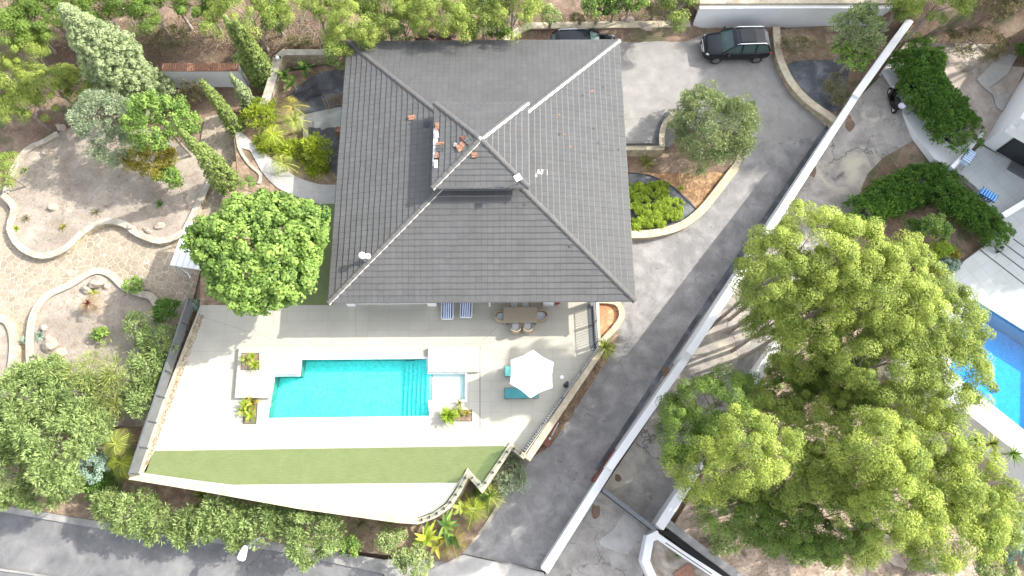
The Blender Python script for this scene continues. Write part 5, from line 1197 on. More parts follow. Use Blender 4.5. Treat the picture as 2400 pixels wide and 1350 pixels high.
# neighbour gate, walls, posts
def nwall(line, z, w, label, nm='white_wall', h=2.2, mat='white render', cop='white paint'):
    return wall(nm, line, z, w, h, mat, cop, label, 'wall', coph=.05, copw=.01)
nwall([(1831, 800), (1768, 893)], -.6, .50, 'white wall piece at the foot of the upper pine')
nwall([(1650, 1075), (1546, 1236)], -1.6, .50, 'white wall running down to the dark sliding gate')
nwall([(1545, 1252), (1524, 1262), (1514, 1316), (1540, 1375)], -2.1, .42, 'angled white wall round the little gravel garden at the gate')
nwall([(1540, 1256), (1600, 1298), (1690, 1356)], -2.15, .30, 'low white wall with black rails right of the gate')
nwall([(1560, 1222), (1640, 1284), (1748, 1362)], -2.3, .42, 'beige concrete coping beyond the dark channel at the gate', mat='pavement concrete', cop='pavement concrete')
nwall([(2352, 505), (2440, 452)], 1.0, .34, 'white wall between the tiled terrace levels at the right edge', h=1.0)
rt = empty('sliding_gate', tuple(P(1470, 1195, -1.2)+Vector((0, 0, -2))), 0, 'dark grey sliding gate across the neighbouring drive', 'gate')
L = pts([(1414, 1148), (1536, 1242)], -1.3); q = MB(); ribbon(q, L, .10, -1.3, -3.0); q.build('panel', 'dark trim', rt)
q = MB(); ribbon(q, L, .22, -1.25, -1.3); q.build('top_rail', 'grey metal', rt)
for z in (-1.75, -1.6, -1.45):
    mb = MB(); mb.tube([P(1560, 1272, z), P(1668, 1345, z)], .025, 6); mb.build('metal_rail', 'black metal', [o for o in S.objects if o.get('label', '').startswith('low white wall with black rails')][0])
slab('dark_channel', [(1552, 1248), (1570, 1238), (1740, 1358), (1700, 1362)], -2.95, 'roof underlay', .2)
slab('gravel_garden', [(1534, 1268), (1545, 1264), (1690, 1362), (1540, 1380), (1524, 1318)], -2.6, 'neighbour gravel', .4)
p = P(1605, 1345, -2.5); mb = MB(); mb.box((p.x, p.y, -2.5), (1.1, .7, .06), R(30)); tag(mb.build('paving_slab', 'terracotta'), 'reddish slab in the little gravel garden by the gate', 'slab')
# neighbour house
def nhouse():
    A = P(2303, 338, 0); B = P(2460, 428, 0); u = (B-A); u.z = 0; u.normalize(); v = Vector((-u.y, u.x, 0))
    rt = empty('neighbour_house', tuple(A), 0, 'white modern house at the right edge with balcony and dark sliding door', 'house')
    def quad(a0, a1, b0, b1, z0, z1, nm, mat, par=None, bev=0):
        m = MB(); pl = [A+u*a0+v*b0, A+u*a1+v*b0, A+u*a1+v*b1, A+u*a0+v*b1]; m.prism([(p.x, p.y) for p in pl], z0, z1); return m.build(nm, mat, par or rt)
    quad(0, 14, 0, 12, 0, 2.7, 'wall', 'white render')
    quad(1.6, 14, 1.8, 12, 3.0, 6.0, 'upper_wall', 'white render')
    quad(1.3, 14, 1.5, 12, 6.0, 6.3, 'roof', 'off white')
    quad(9, 22, 2.5, 13, 6.3, 9.0, 'unseen_shade_block', 'white render')  # unseen block, added to shade the neighbour's terrace
    quad(-.1, 14, -.9, 12, 2.7, 2.98, 'balcony_slab', 'white render')
    quad(.25, 14, -.6, 1.8, 2.984, 3.0, 'balcony_floor', 'neighbour tile')
    quad(-.1, 14, -.9, -.62, 2.98, 3.25, 'balcony_edge', 'white render')
    quad(-.1, .22, -.6, 12, 2.98, 3.9, 'parapet', 'white render')
    quad(.22, 1.9, -.9, -.3, 3.2, 3.95, 'parapet', 'white render')
    m = MB()
    for k in range(26):
        p = A+u*(2.0+k*.12)+v*(-.75); m.tube([p+Vector((0, 0, 3.2)), p+Vector((0, 0, 4.0))], .012, 5)
    p = A+u*1.9+v*-.75; q = A+u*5.2+v*-.75; m.tube([p+Vector((0, 0, 4.0)), q+Vector((0, 0, 4.0))], .022, 6); m.build('balcony_rail', 'black metal', rt)
    w = quad(.85, 4.2, -.05, .02, .10, 2.35, 'sliding_door', 'black metal'); quad(.95, 2.4, -.08, -.04, .2, 2.25, 'pane', 'window glass', w); quad(2.55, 4.1, -.08, -.04, .2, 2.25, 'pane', 'window glass', w)
    quad(2.0, 3.6, -.75, -.06, .002, .14, 'doorstep', 'grey metal')
    q_ = quad(.2, 1.3, 1.75, 1.82, 3.1, 5.2, 'balcony_door', 'black metal')
    for k in range(3): quad(2.4+k*2.4, 4.0+k*2.4, 1.74, 1.82, 3.1, 5.2, 'window', 'window glass')
nhouse()
nwall([(2170, 545), (2232, 392), (2305, 312)][1:], .75, .20, 'low white parapet wall of the tiled terrace beside the hedge', h=.9)
# laundry things
def laundry(px, py, rz, label, mat, n):
    c = P(px, py, .9); rt = empty('clothes_airer', (c.x, c.y, 0), rz, label, 'clothes airer')
    m = MB()
    for s in (-1, 1):
        m.tube([(-.5, s*.28, 0), (.5, s*.28, .9)], .014, 5); m.tube([(.5, s*.28, 0), (-.5, s*.28, .9)], .014, 5); m.tube([(-.55, s*.28, .9), (.55, s*.28, .9)], .014, 5)
    for k in range(6): m.tube([(-.5+.2*k, -.28, .9), (-.5+.2*k, .28, .9)], .008, 5)
    m.build('frame', 'black metal', rt, keep=True)
    for k in range(n):
        x = -.40+.8*k/max(1, n-1); m = MB(); rg = rng_(); V = []; 
        for i in range(7):
            y = -.26+.52*i/6
            V += [(x-.07-rg.uniform(0, .05), y, .9-rg.uniform(.3, .42)), (x-.04, y, .93+rg.uniform(0, .02)), (x+.05, y, .93+rg.uniform(0, .02)), (x+.09+rg.uniform(0, .05), y, .9-rg.uniform(.3, .42))]
        Fs = [(i*4+j, i*4+j+1, i*4+j+5, i*4+j+4) for i in range(6) for j in range(3)]
        m.add(V, Fs); o = m.build('cloth', mat, rt, keep=True); o.modifiers.new('solid', 'SOLIDIFY').thickness = .015
laundry(2272, 366, R(50), 'airer hung with pale blue washing beside the terrace parapet', 'pale blue cloth', 6)
laundry(2318, 456, R(-38), 'airer hung with bright blue washing behind the hedge', 'blue cloth', 6)
for a, b in ((2336, 591), (2347, 581)):
    c = P(a, b, 0); m = MB(); m.tube([c, c+Vector((0, 0, .16))], [.07, .09], 10); tag(m.build('terrace_pot', 'black metal'), 'tiny black pot on the terrace, '+('farther from' if a < 2340 else 'nearer to')+' the right picture border', 'pot', 'tiny black pots')
# ================================================================ PLANTS
# big trees of the garden
plant('broad', 616, 590, 4.4, (3.85, 3.65, 2.4), 'broadleaf_tree', 'big light green broadleaf tree touching the left side of the house roof', 'tree', zf=lambda x, y: -.1, trunk=.2, inner=.45, nl=5, dens=2.8, lumpy=.55)
plant('olive', 1670, 300, 3.0, (2.8, 2.8, 1.9), 'olive_tree', 'round grey-green olive tree in the island bed of the driveway', 'tree', zf=lambda x, y: IZ, trunk=.16, inner=.6, dens=1.7)
for a in [((497, 50), (622, 200), .62, 'outermost of the twin dark cypresses beside the yard wall'), ((533, 58), (640, 203), .75, 'inner, broader of the twin dark cypresses beside the yard wall'),
          ((475, 185), (568, 318), .55, 'slim cypress standing left of the lime green shrubs'), ((417, 308), (548, 445), .68, 'cypress leaning over the yellowish shrub beside the crazy paved path'),
          ((478, 332), (556, 430), .42, 'small cypress tucked beside the crazy paved path')]:
    cypress(*a, 'cypresses of the left garden')
cypress((545, 172), (598, 262), .5, 'small grey-green conifer between the twin cypresses and the slim one', None, 'conifer leaves', name='conifer_tree')
cypress((188, -12), (352, 240), 1.75, 'tall pale green conifer leaning across the upper left corner', None, 'conifer leaves', name='conifer_tree', bulge=1.9)
# left cluster
for kd, px, py, h, Rv, nm, lb, cat_ in [
 ('pine', 70, 120, 3.8, (1.5, 1.6, 1.2), 'pine_tree', 'pine with bare grey twigs at the far left, just below the dark forest', 'tree'),
 ('pine', 20, 190, 3.4, (1.6, 2.0, 1.3), 'pine_tree', 'pine cut by the left picture border below the twiggy pine', 'tree'),
 ('pine', 120, 200, 3.2, (2.0, 1.5, 1.2), 'pine_tree', 'broad pine left of the tall pale conifer', 'tree'),
 ('pine', 190, 190, 2.6, (1.4, 1.3, 1.0), 'pine_tree', 'small dark pine touching the tall pale conifer', 'tree'),
 ('pine', 50, 250, 2.8, (1.9, 1.3, 1.1), 'pine_tree', 'low pine above the curved pale wall at the far left', 'tree'),
 ('pine', 5, 400, 2.6, (1.1, 1.4, 1.0), 'pine_tree', 'bright pine at the left border beside the upper bed', 'tree'),
 ('silver', 240, 270, 4.2, (2.0, 1.6, 1.3), 'silver_tree', 'silvery grey tree left of the dark green one', 'tree'),
 ('silver', 270, 350, 2.8, (1.6, 1.3, 1.0), 'silver_shrub', 'silvery shrub below the silvery tree, behind the yellow one', 'shrub'),
 ('green', 375, 285, 4.6, (2.3, 2.0, 1.5), 'broadleaf_tree', 'deep green leafy tree beside the silvery tree', 'tree'),
 ('yellow', 350, 375, 2.4, (2.1, 1.1, .8), 'yellow_shrub', 'yellow and orange tinted shrub at the edge of the upper bed', 'shrub'),
 ('green', 395, 415, 1.6, (1.1, .9, .8), 'garden_shrub', 'green shrub at the lower end of the yellow one', 'shrub'),
 ('dull', 455, 215, 1.0, (1.1, .8, .6), 'grey_shrub', 'dull grey-green shrub below the tiled white wall', 'shrub'),
 ('shrub', 565, 150, 1.2, (.6, .9, .8), 'garden_shrub', 'shaded shrub hidden behind the twin cypresses', 'shrub'),
 ('lime', 612, 270, 1.7, (1.15, 1.1, .8), 'lime_shrub', 'lime yellow feathery shrub left of the palms', 'shrub'),
 ('lime', 640, 340, 1.1, (1.2, .8, .6), 'lime_shrub', 'lime green shrub hanging over the head of the concrete ramp', 'shrub'),
 ('lime', 745, 345, 1.8, (1.0, 1.0, .8), 'lime_shrub', 'lime green shrub closest to the slate gravel and roof', 'shrub'),
 ('lime', 700, 355, 1.2, (1.3, .9, .7), 'lime_shrub', 'lime green shrub in the middle of the bed above the concrete ramp', 'shrub'),
 ('lime', 745, 398, .9, (1.1, .7, .6), 'lime_shrub', 'lime green shrub at the lower edge of the bed beside the roof', 'shrub'),
 ('dull', 590, 440, .5, (.9, .5, .4), 'grey_shrub', 'dull low shrub between the ramp and the big light tree', 'shrub'),
 ('blue', 470, 715, .5, (.7, .5, .5), 'grey_shrub', 'dull shrub under the lower left edge of the big light tree', 'shrub'),
 ('green', 315, 668, 1.5, (.65, .6, .45), 'small_tree', 'little green tree by the tip of the lower bed', 'tree'),
 ('shrub', 322, 762, 1.5, (1.0, .9, .7), 'conifer_shrub', 'pale green conifer-like shrub left of the grey fence', 'shrub'),
 ('green', 235, 785, .8, (.55, .5, .4), 'garden_shrub', 'small bright green bush below the dry palm', 'shrub'),
 ('hedge', 392, 730, 1.1, (.9, .8, .8), 'hedge_shrub', 'dark hedge bush at the upper end of the grey fence', 'shrub'),
 ('feather', 235, 870, 2.6, (1.5, 1.7, 1.4), 'feathery_tree', 'pale feathery tree above the bottom left forest', 'tree'),
 ('feather', 262, 955, 1.8, (1.0, 1.0, 1.0), 'feathery_tree', 'lower feathery tree between the big crown and the fence hedge', 'tree'),
 ('oleander', 375, 800, 1.5, (1.3, 1.1, 1.0), 'hedge_shrub', 'upper glossy bush of the row along the grey fence', 'shrub'),
 ('oleander', 352, 860, 1.6, (1.2, 1.1, 1.0), 'hedge_shrub', 'middle glossy bush of the row along the grey fence', 'shrub'),
 ('oleander', 330, 930, 1.6, (1.1, 1.3, 1.0), 'hedge_shrub', 'lowest glossy bush of the row along the grey fence', 'shrub'),
 ('oleander', 60, 950, 3.6, (2.3, 2.3, 1.6), 'leafy_tree', 'leafy tree at the left border above its larger neighbour', 'tree'),
 ('oleander', 150, 1040, 4.0, (2.4, 2.6, 1.8), 'leafy_tree', 'largest leafy tree of the bottom left corner', 'tree'),
 ('oleander', 30, 1110, 3.4, (2.0, 2.2, 1.5), 'leafy_tree', 'leafy tree at the left border overhanging the street', 'tree'),
 ('oleander', 165, 925, 3.0, (1.5, 1.3, 1.2), 'leafy_tree', 'leafy tree right below the feathery tree', 'tree'),
 ('blue', 222, 1080, 1.4, (.8, 1.3, .9), 'blue_shrub', 'blue-green shrub squeezed between big leafy tree and fan palm', 'shrub'),
 ('oleander', 305, 1200, 1.8, (1.9, 1.3, 1.1), 'roadside_bush', 'first bush of the street hedge, below the terrace corner', 'bush'),
 ('oleander', 365, 1225, 1.5, (1.2, 1.2, 1.0), 'roadside_bush', 'second bush of the street hedge counted from the left', 'bush'),
 ('oleander', 430, 1240, 1.3, (1.0, 1.1, .9), 'roadside_bush', 'smaller street hedge bush before the long dense part', 'bush'),
 ('oleander', 520, 1215, 1.8, (1.6, 1.4, 1.1), 'roadside_bush', 'dense street hedge bush left of the white lamp head', 'bush'),
 ('oleander', 615, 1225, 1.7, (1.5, 1.3, 1.0), 'roadside_bush', 'dense street hedge bush above the white lamp head', 'bush'),
 ('oleander', 735, 1255, 2.0, (1.9, 1.7, 1.2), 'roadside_bush', 'widest bush of the street hedge, right of the lamp head', 'bush'),
 ('green', 820, 1280, 1.0, (.7, .6, .5), 'roadside_bush', 'small round yellow-green bush right of the widest hedge bush', 'bush'),
 ('shrub', 915, 1262, 1.5, (.9, .8, .7), 'roadside_bush', 'rounded bush left of the banana plants', 'bush'),
 ('shrub', 975, 1315, 1.6, (1.2, 1.1, .8), 'roadside_bush', 'bush at the bottom picture edge below the banana plants', 'bush'),
 ('silver', 1200, 1112, 1.3, (1.1, 1.3, .7), 'grey_shrub', 'twiggy grey shrub spreading over the driveway corner', 'shrub'),
 ('hedge', 1130, 1160, .8, (.7, .8, .5), 'hedge_shrub', 'dark shrub in the shade of the wall notch', 'shrub'),
]: plant(kd, px, py, h, Rv, nm, lb, cat_, zf=(lambda x, y: SZ+.4 if y < 1 and x < 2 else T(x, y)), trunk=.06+.02*Rv[0])
# forest along the top
for k, (kd, px, py, h, Rv, lb) in enumerate([
 ('farpine', 20, 15, 3.6, (2.4, 2.2, 1.4), 'dark out-of-focus pine in the upper left corner'), ('farpine', 110, 30, 3.4, (2.2, 1.8, 1.3), 'second dark pine from the upper left corner'),
 ('farpine', 170, -10, 3.6, (2.0, 1.8, 1.3), 'dark pine behind the tip of the pale conifer'), ('farpine', 290, -10, 3.4, (1.8, 1.5, 1.2), 'dark pine above the white forest stone'),
 ('farpine', 355, 25, 3.0, (1.0, 1.6, 1.0), 'narrow dark pine beside the dry branches'), ('farpine', 470, -5, 3.4, (1.9, 1.4, 1.1), 'dark pine at the top border left of the bright pine'),
 ('pine', 575, 20, 4.2, (2.4, 2.0, 1.4), 'bright pine above the twin cypress tips'), ('hedge', 645, 45, 1.6, (1.0, 1.3, .9), 'dark green shrub right of the bright pine'),
 ('pine', 830, 62, 4.2, (2.0, 2.0, 1.6), 'big bright rounded pine at the upper left roof corner'), ('shrub', 800, 110, 2.6, (1.3, 1.5, 1.4), 'dark bushy shrub hugging the upper left roof corner'),
 ('shrub', 945, 60, 3.2, (1.3, 1.3, 1.1), 'pale rounded bush right of the big rounded pine'), ('farpine', 900, 20, 4.0, (1.8, 1.4, 1.2), 'soft green pine between the rounded pine and pale bush'),
 ('pine', 1030, 25, 4.4, (2.2, 1.8, 1.4), 'bright pine above the middle of the far roof edge'), ('pine', 1085, 70, 2.6, (1.0, .9, .8), 'small bright pine leaning over the far roof edge'),
 ('farpine', 1130, 20, 4.0, (1.5, 1.5, 1.2), 'olive toned pine right of the roof centre'), ('pine', 1200, 25, 4.2, (1.9, 1.7, 1.4), 'bright pine left of the long stone wall'),
 ('purple', 1020, 92, 1.2, (1.6, .6, .6), 'purple leaved shrub behind the far roof edge'), ('hedge', 1175, 80, .8, (1.0, .5, .5), 'dark low shrub at the start of the long stone wall'),
 ('green', 1405, 5, 2.2, (1.3, 1.1, 1.0), 'rounded bright green bush behind the long stone wall'), ('green', 1480, -8, 2.4, (1.5, 1.1, 1.0), 'wider bright green bush behind the long stone wall'),
 ('shrub', 1290, 40, 1.2, (.8, .8, .7), 'small bush above the left part of the long stone wall'), ('farpine', 1590, 8, 2.2, (1.0, 1.6, 1.0), 'narrow pine left of the white retaining wall'),
 ('dull', 1535, 25, .8, (.8, .7, .5), 'dry brown shrub left of the narrow pine'), ('dull', 1360, 45, .6, (.9, .4, .4), 'low dry shrub just behind the stone wall coping'),
 ('dull', 400, 90, .5, (1.5, 1.1, .3), 'heap of low dry brush above the tiled white wall'), ('dull', 700, 100, .4, (1.1, .5, .3), 'heap of low dry brush above the yard wall'),
]): plant(kd, px, py, h, tuple(v*(1.22 if 'pine' in kd else 1) for v in Rv), 'pine_tree' if 'pine' in kd else 'forest_shrub', lb, 'tree' if 'pine' in kd else 'shrub', trunk=.12, mat='dark pine needles' if (kd == 'farpine' and px < 520) else None)  # upper left pines: forest shade put into the needles as dark colour
# car park corner, neighbour's hedges
PB = lambda x, y: .25
for kd, px, py, h, Rv, nm, lb, cat_, zf in [
 ('conifer', 2010, 70, 3.2, (1.6, 1.6, 1.4), 'pepper_tree', 'blue-green weeping tree in front of the white retaining wall', 'tree', PB),
 ('green', 2000, 130, 1.8, (1.5, 1.1, .9), 'pepper_tree', 'darker low tree spreading below the weeping one', 'tree', PB),
 ('dull', 1875, 108, .6, (1.5, .7, .45), 'bed_shrub', 'long grey-green shrub behind the kerb wall near the parked car', 'shrub', PB),
 ('dull', 1960, 215, .6, (1.1, 1.2, .5), 'bed_shrub', 'rounded shrub beside the white boundary wall', 'shrub', PB),
 ('pine', 2195, 10, 4.5, (2.8, 1.3, 1.2), 'pine_tree', 'shaded pine at the top border beyond the boundary wall', 'tree', PB),
 ('farpine', 2110, 20, 3.0, (1.0, 1.0, .9), 'pine_tree', 'small pine above the end of the boundary wall', 'tree', PB),
 ('dull', 2285, 95, .5, (2.4, 1.8, .45), 'ground_shrub', 'wide dark low shrub patch in the neighbouring gravel', 'shrub', PB),
 ('dull', 2330, 15, 2.0, (2.0, 1.0, 1.0), 'ground_shrub', 'loose shrub in the upper right corner', 'shrub', PB),
 ('hedge', 2395, 118, .4, (.5, .5, .4), 'ground_shrub', 'small dark bush at the right border by the steps', 'shrub', PB),
]: plant(kd, px, py, h, Rv, nm, lb, cat_, zf=zf)
def hedge(line, w, z0, h, label, kind='hedge', name='clipped_hedge', n=None):
    SEED[0] += 1; rng = np.random.default_rng(SEED[0]); K = KIND[kind]
    L = [P(a, b, h+z0) for a, b in line]; rt = empty(name, (L[0].x, L[0].y, z0), 0, label, 'hedge'); base = np.array([L[0].x, L[0].y, z0]); Cc = []
    for a, b in zip(L, L[1:]):
        m = int((b-a).length*w*75)
        for _ in range(m):
            t = rng.uniform(); p = a.lerp(b, t); an = rng.uniform(0, 3.1416); r = w*(1+.12*math.sin(5*t+a.x)); rr = rng.uniform(.86, 1.0)
            d = (b-a).normalized(); s = Vector((-d.y, d.x, 0)); q = Vector((p.x, p.y, 0))+s*math.cos(an)*r*.9*rr
            Cc.append((q.x-base[0], q.y-base[1], (h-.1)*(.25+.75*math.sin(an)**.5)*rng.uniform(.9, 1.02)))
        for e in (a, b):
            for _ in range(int(60*w)):
                an = rng.uniform(0, 6.28); rr = w*rng.uniform(.3, .95); Cc.append((e.x+math.cos(an)*rr-base[0], e.y+math.sin(an)*rr-base[1], h*rng.uniform(.5, .95)*(1-.25*(rr/w)**2)))
    Cc = np.array(Cc); foliage('foliage', rt, base, Cc, .19, 42, K['size'], K['asp'], K['mat'], rng, K['jit'], K['along'], .5)
    mb = MB()
    for a in L: mb.tube([(a.x, a.y, z0-.1), (a.x, a.y, z0+h*.8)], [.08, .03], 6)
    for a, b in zip(L, L[1:]): mb.tube([(a.x, a.y, z0+h*.5), (b.x, b.y, z0+h*.5)], w*.45, 8)
    mb.build('stem', 'roof underlay', rt)
hedge([(2168, 112), (2180, 190), (2228, 240), (2262, 290)], 1.7, .05, 1.9, 'big dark clipped hedge beside the white curved path')
hedge([(2035, 490), (2100, 450), (2165, 420), (2225, 415)], 1.3, -.9, 1.6, 'dark hedge rising along the end of the stained drive')
hedge([(2230, 445), (2275, 475), (2325, 510)], 1.05, -.3, 1.6, 'brownish green hedge bordering the tiled terrace')
for kd, px, py, h, Rv, nm, lb in [
 ('hedge', 2328, 548, .8, (1.35, 1.0, .8), 'round_bush', 'round dark clipped bush on the tiled terrace edge'),
 ('green', 2195, 535, 1.0, (1.0, .9, .8), 'round_bush', 'round olive green bush below the flat rocks'),
 ('mound', 2205, 585, .8, (.8, .6, .5), 'round_bush', 'yellow-green bush between the round bush and the big pine'),
 ('yellow', 2232, 600, .5, (.5, .4, .4), 'ground_shrub', 'orange tinted tuft at the terrace corner'),
 ('blue', 2225, 620, .5, (.7, .5, .4), 'ground_shrub', 'blue-grey shrub at the terrace corner beside the big pine'),
 ('hedge', 2140, 530, .5, (.8, .5, .4), 'ground_shrub', 'low dark shrub right above the big pine'),
 ('shrub', 1700, 1265, .9, (1.2, 1.0, .7), 'ground_shrub', 'loose leafy shrub between pines and beige coping'),
 ('shrub', 1880, 1300, .6, (1.2, .7, .5), 'ground_shrub', 'loose shrub at the bottom edge under the pines'),
 ('blue', 2390, 1250, 1.6, (1.3, 1.6, 1.0), 'ground_shrub', 'grey-green shrub in the lower right corner'),
 ('shrub', 2330, 1330, 1.0, (1.3, .9, .7), 'ground_shrub', 'leafy shrub at the bottom right edge'),
 ('mound', 2372, 1195, 1.0, (.6, .5, .5), 'ground_shrub', 'small yellow-green shrub right of the lowest pine'),
 ('dull', 1552, 1290, .3, (.5, .5, .3), 'ground_shrub', 'upper grey cushion plant in the little gravel garden'),
 ('dull', 1548, 1328, .3, (.5, .5, .3), 'ground_shrub', 'lower grey cushion plant in the little gravel garden'),
]: plant(kd, px, py, h, Rv, nm, lb, 'shrub', zf=lambda x, y: max(gd(x, y), -.4 if x > 21 else -9))
# island bed mound
for px, py, Rv, lb in ((1515, 468, (1.85, 1.55, .36), 'large bright green mound shrub ringed by slate gravel'), (1572, 490, (.95, .95, .32), 'yellow-green mound shrub joined to the right of the large one'), (1528, 518, (1.0, .6, .30), 'yellow-green mound shrub joined to the front of the large one'), (1488, 526, (.65, .5, .30), 'small mound shrub at the roof edge')):
    plant('mound', px, py, .22, Rv, 'mound_shrub', lb, 'shrub', 'mound shrubs of the island bed', zf=lambda x, y: IZ, low=0, nl=3, trunk=.04, dens=2.0)
# pines of the neighbouring plot
PG = lambda x, y: gd(x, y)
for a in [
 (1900, 590, 9.6, (2.6, 2.2, 2.0), 'pine whose crown tops the upper pine group, nearest the hedge'),
 (1990, 610, 9.4, (2.5, 2.3, 2.0), 'pine in the middle of the upper pine group'),
 (1810, 640, 8.6, (2.2, 2.2, 2.0), 'pine crown hanging over the white wall on the left of the upper group'),
 (2080, 680, 9.2, (2.6, 2.6, 2.2), 'pine crown on the right shoulder of the upper group'),
 (1900, 740, 8.4, (2.6, 2.0, 2.0), 'pine filling the lower middle of the upper group'),
 (1815, 755, 7.2, (1.7, 1.5, 1.4), 'low pine crown over the cream coloured slope'),
 (2190, 745, 9.0, (2.4, 2.3, 2.1), 'pine crown reaching out over the blue pool'),
 (2080, 850, 9.0, (2.8, 2.2, 2.0), 'pine between the upper and lower groups'),
 (2215, 880, 9.2, (2.0, 2.4, 2.0), 'pine touching the lower end of the blue pool'),
 (1945, 900, 6.4, (2.0, 1.3, 1.3), 'lower shaded pine in the gap between the groups'),
 (1695, 945, 7.6, (2.1, 2.0, 1.7), 'dark pine at the top of the left lower group'),
 (1590, 1010, 6.8, (1.3, 2.0, 1.5), 'dark green outermost pine overhanging the neighbouring drive'),
 (1770, 1050, 9.6, (2.1, 2.0, 1.9), 'bright yellow-green pine in the left lower group'),
 (1680, 1100, 7.4, (2.3, 1.8, 1.6), 'dark pine below the bright one, over the white wall'),
 (2060, 1050, 9.8, (2.2, 1.9, 1.9), 'bright pine in the centre of the lower group'),
 (2180, 1070, 9.4, (2.0, 2.0, 1.8), 'pine right of the bright central one'),
 (1910, 1130, 7.8, (2.4, 1.9, 1.7), 'pine left of the centre of the lower group'),
 (2100, 1190, 9.8, (2.2, 1.9, 1.9), 'bright pine in the lower middle of the group'),
 (2265, 1150, 9.2, (2.1, 2.3, 1.9), 'pine on the right flank of the lower group'),
 (1720, 1190, 6.4, (2.2, 1.6, 1.4), 'dark low pine beside the beige coping'),
 (1860, 1240, 6.6, (2.2, 1.6, 1.4), 'dark low pine at the bottom of the group'),
 (2225, 1260, 9.0, (2.4, 1.7, 1.7), 'lowest bright pine over the bottom right slope'),
 (1990, 1290, 6.0, (1.9, 1.2, 1.1), 'low pine above the pale rock ledge'),
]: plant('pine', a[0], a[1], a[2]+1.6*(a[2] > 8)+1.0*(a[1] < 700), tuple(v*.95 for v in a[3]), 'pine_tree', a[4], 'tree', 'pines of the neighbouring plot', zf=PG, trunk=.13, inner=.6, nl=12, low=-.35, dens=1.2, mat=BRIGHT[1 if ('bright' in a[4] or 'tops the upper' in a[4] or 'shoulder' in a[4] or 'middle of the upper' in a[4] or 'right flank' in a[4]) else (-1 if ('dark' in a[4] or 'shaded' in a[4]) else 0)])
LOWP = ['under the upper group, left part', 'under the upper group, centre', 'under the upper group, right part', 'between the two groups, left of the long gap', 'between the two groups, right part', 'filling the lower group beside the yellow-green pine', 'under the centre of the lower group', 'at the left foot of the lower group', 'at the lower edge of the lower group', 'at the right edge of the lower group', 'behind the pale rock in the gap', 'between the centre and right flank of the lower group', 'under the crown that reaches the blue pool', 'under the low pine on the cream slope']
for lb, (a, b, h, r) in zip(LOWP, [(1850, 680, 7, 2.3), (1950, 690, 7.4, 2.3), (2060, 770, 7.4, 2.4), (1975, 815, 6.8, 2.2), (2135, 945, 7.2, 2.3), (1840, 1110, 7.0, 2.2), (1990, 1130, 7.6, 2.4), (1800, 1200, 6.0, 2.0), (1950, 1220, 6.6, 2.2), (2310, 1200, 7.0, 1.9), (2010, 960, 6.6, 2.0), (2130, 1120, 7.6, 2.3), (2170, 800, 7.4, 2.0), (1790, 715, 6.2, 1.5)]):
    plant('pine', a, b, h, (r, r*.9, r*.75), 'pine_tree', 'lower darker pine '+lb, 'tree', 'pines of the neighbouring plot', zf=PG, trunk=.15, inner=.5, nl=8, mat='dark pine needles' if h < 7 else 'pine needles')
for kd, px, py, h, Rv, nm, lb in [
 ('oleander', 95, 885, 2.6, (1.6, 1.2, 1.1), 'leafy_tree', 'small leafy tree at the upper edge of the bottom left thicket'), ('oleander', 210, 1000, 2.8, (1.4, 1.4, 1.1), 'leafy_tree', 'leafy tree between the largest one and the lower feathery tree'),
 ('oleander', 115, 1130, 3.2, (1.9, 1.6, 1.3), 'leafy_tree', 'leafy tree whose branches hang over the pavement at the lower left'), ('hedge', 240, 1135, 1.2, (1.2, 1.0, .8), 'hedge_shrub', 'dark bush in the shadow left of the terrace corner'),
 ('oleander', 20, 1010, 3.6, (1.8, 1.8, 1.4), 'leafy_tree', 'leafy tree cut by the left border in the middle of the thicket'), ('shrub', 130, 860, 1.4, (1.0, .8, .7), 'garden_shrub', 'shrub overhanging the lower end of the sandy bed'),
 ('oleander', 260, 1175, 1.4, (1.1, .8, .8), 'roadside_bush', 'bush before the first street hedge bush, in the corner shade'), ('oleander', 675, 1215, 1.6, (1.2, 1.0, .9), 'roadside_bush', 'dense street hedge bush between lamp head and the widest bush'),
 ('oleander', 470, 1225, 1.5, (1.1, 1.1, .9), 'roadside_bush', 'street hedge bush left of the dense long part'), ('oleander', 560, 1250, 1.3, (1.1, .9, .8), 'roadside_bush', 'lowest street hedge bush right above the lamp head'),
 ('pine', 740, 15, 3.4, (1.3, 1.2, 1.0), 'pine_tree', 'soft bright pine at the top border right of the pale twigs'), ('farpine', 985, 10, 3.8, (1.5, 1.2, 1.1), 'pine_tree', 'pine behind the pale rounded bush'),
 ('farpine', 1075, 5, 4.0, (1.8, 1.4, 1.2), 'pine_tree', 'top border pine above the roof centre'), ('farpine', 1165, 0, 4.0, (1.6, 1.4, 1.2), 'pine_tree', 'top border pine right of the roof centre'),
 ('shrub', 870, 95, 1.6, (1.2, .8, .9), 'forest_shrub', 'green shrub along the far roof edge under the rounded pine'), ('farpine', 60, 55, 3.0, (1.8, 1.2, 1.0), 'pine_tree', 'shaded pine between the corner pines and the twiggy pine'),
 ('farpine', 235, 15, 2.8, (1.4, 1.2, 1.0), 'pine_tree', 'shaded pine left of the tip of the pale conifer'), ('farpine', 400, -5, 3.0, (1.4, 1.1, 1.0), 'pine_tree', 'shaded pine at the top border above the brush'),
 ('hedge', 1440, 20, 1.4, (1.5, .7, .8), 'forest_shrub', 'bright green low bush joining the two round bushes behind the wall'),
]: plant(kd, px, py, h, Rv, nm, lb, 'tree' if 'tree' in nm else 'shrub', zf=(lambda x, y: SZ+.4 if y < 1 and x < 2 else T(x, y)))
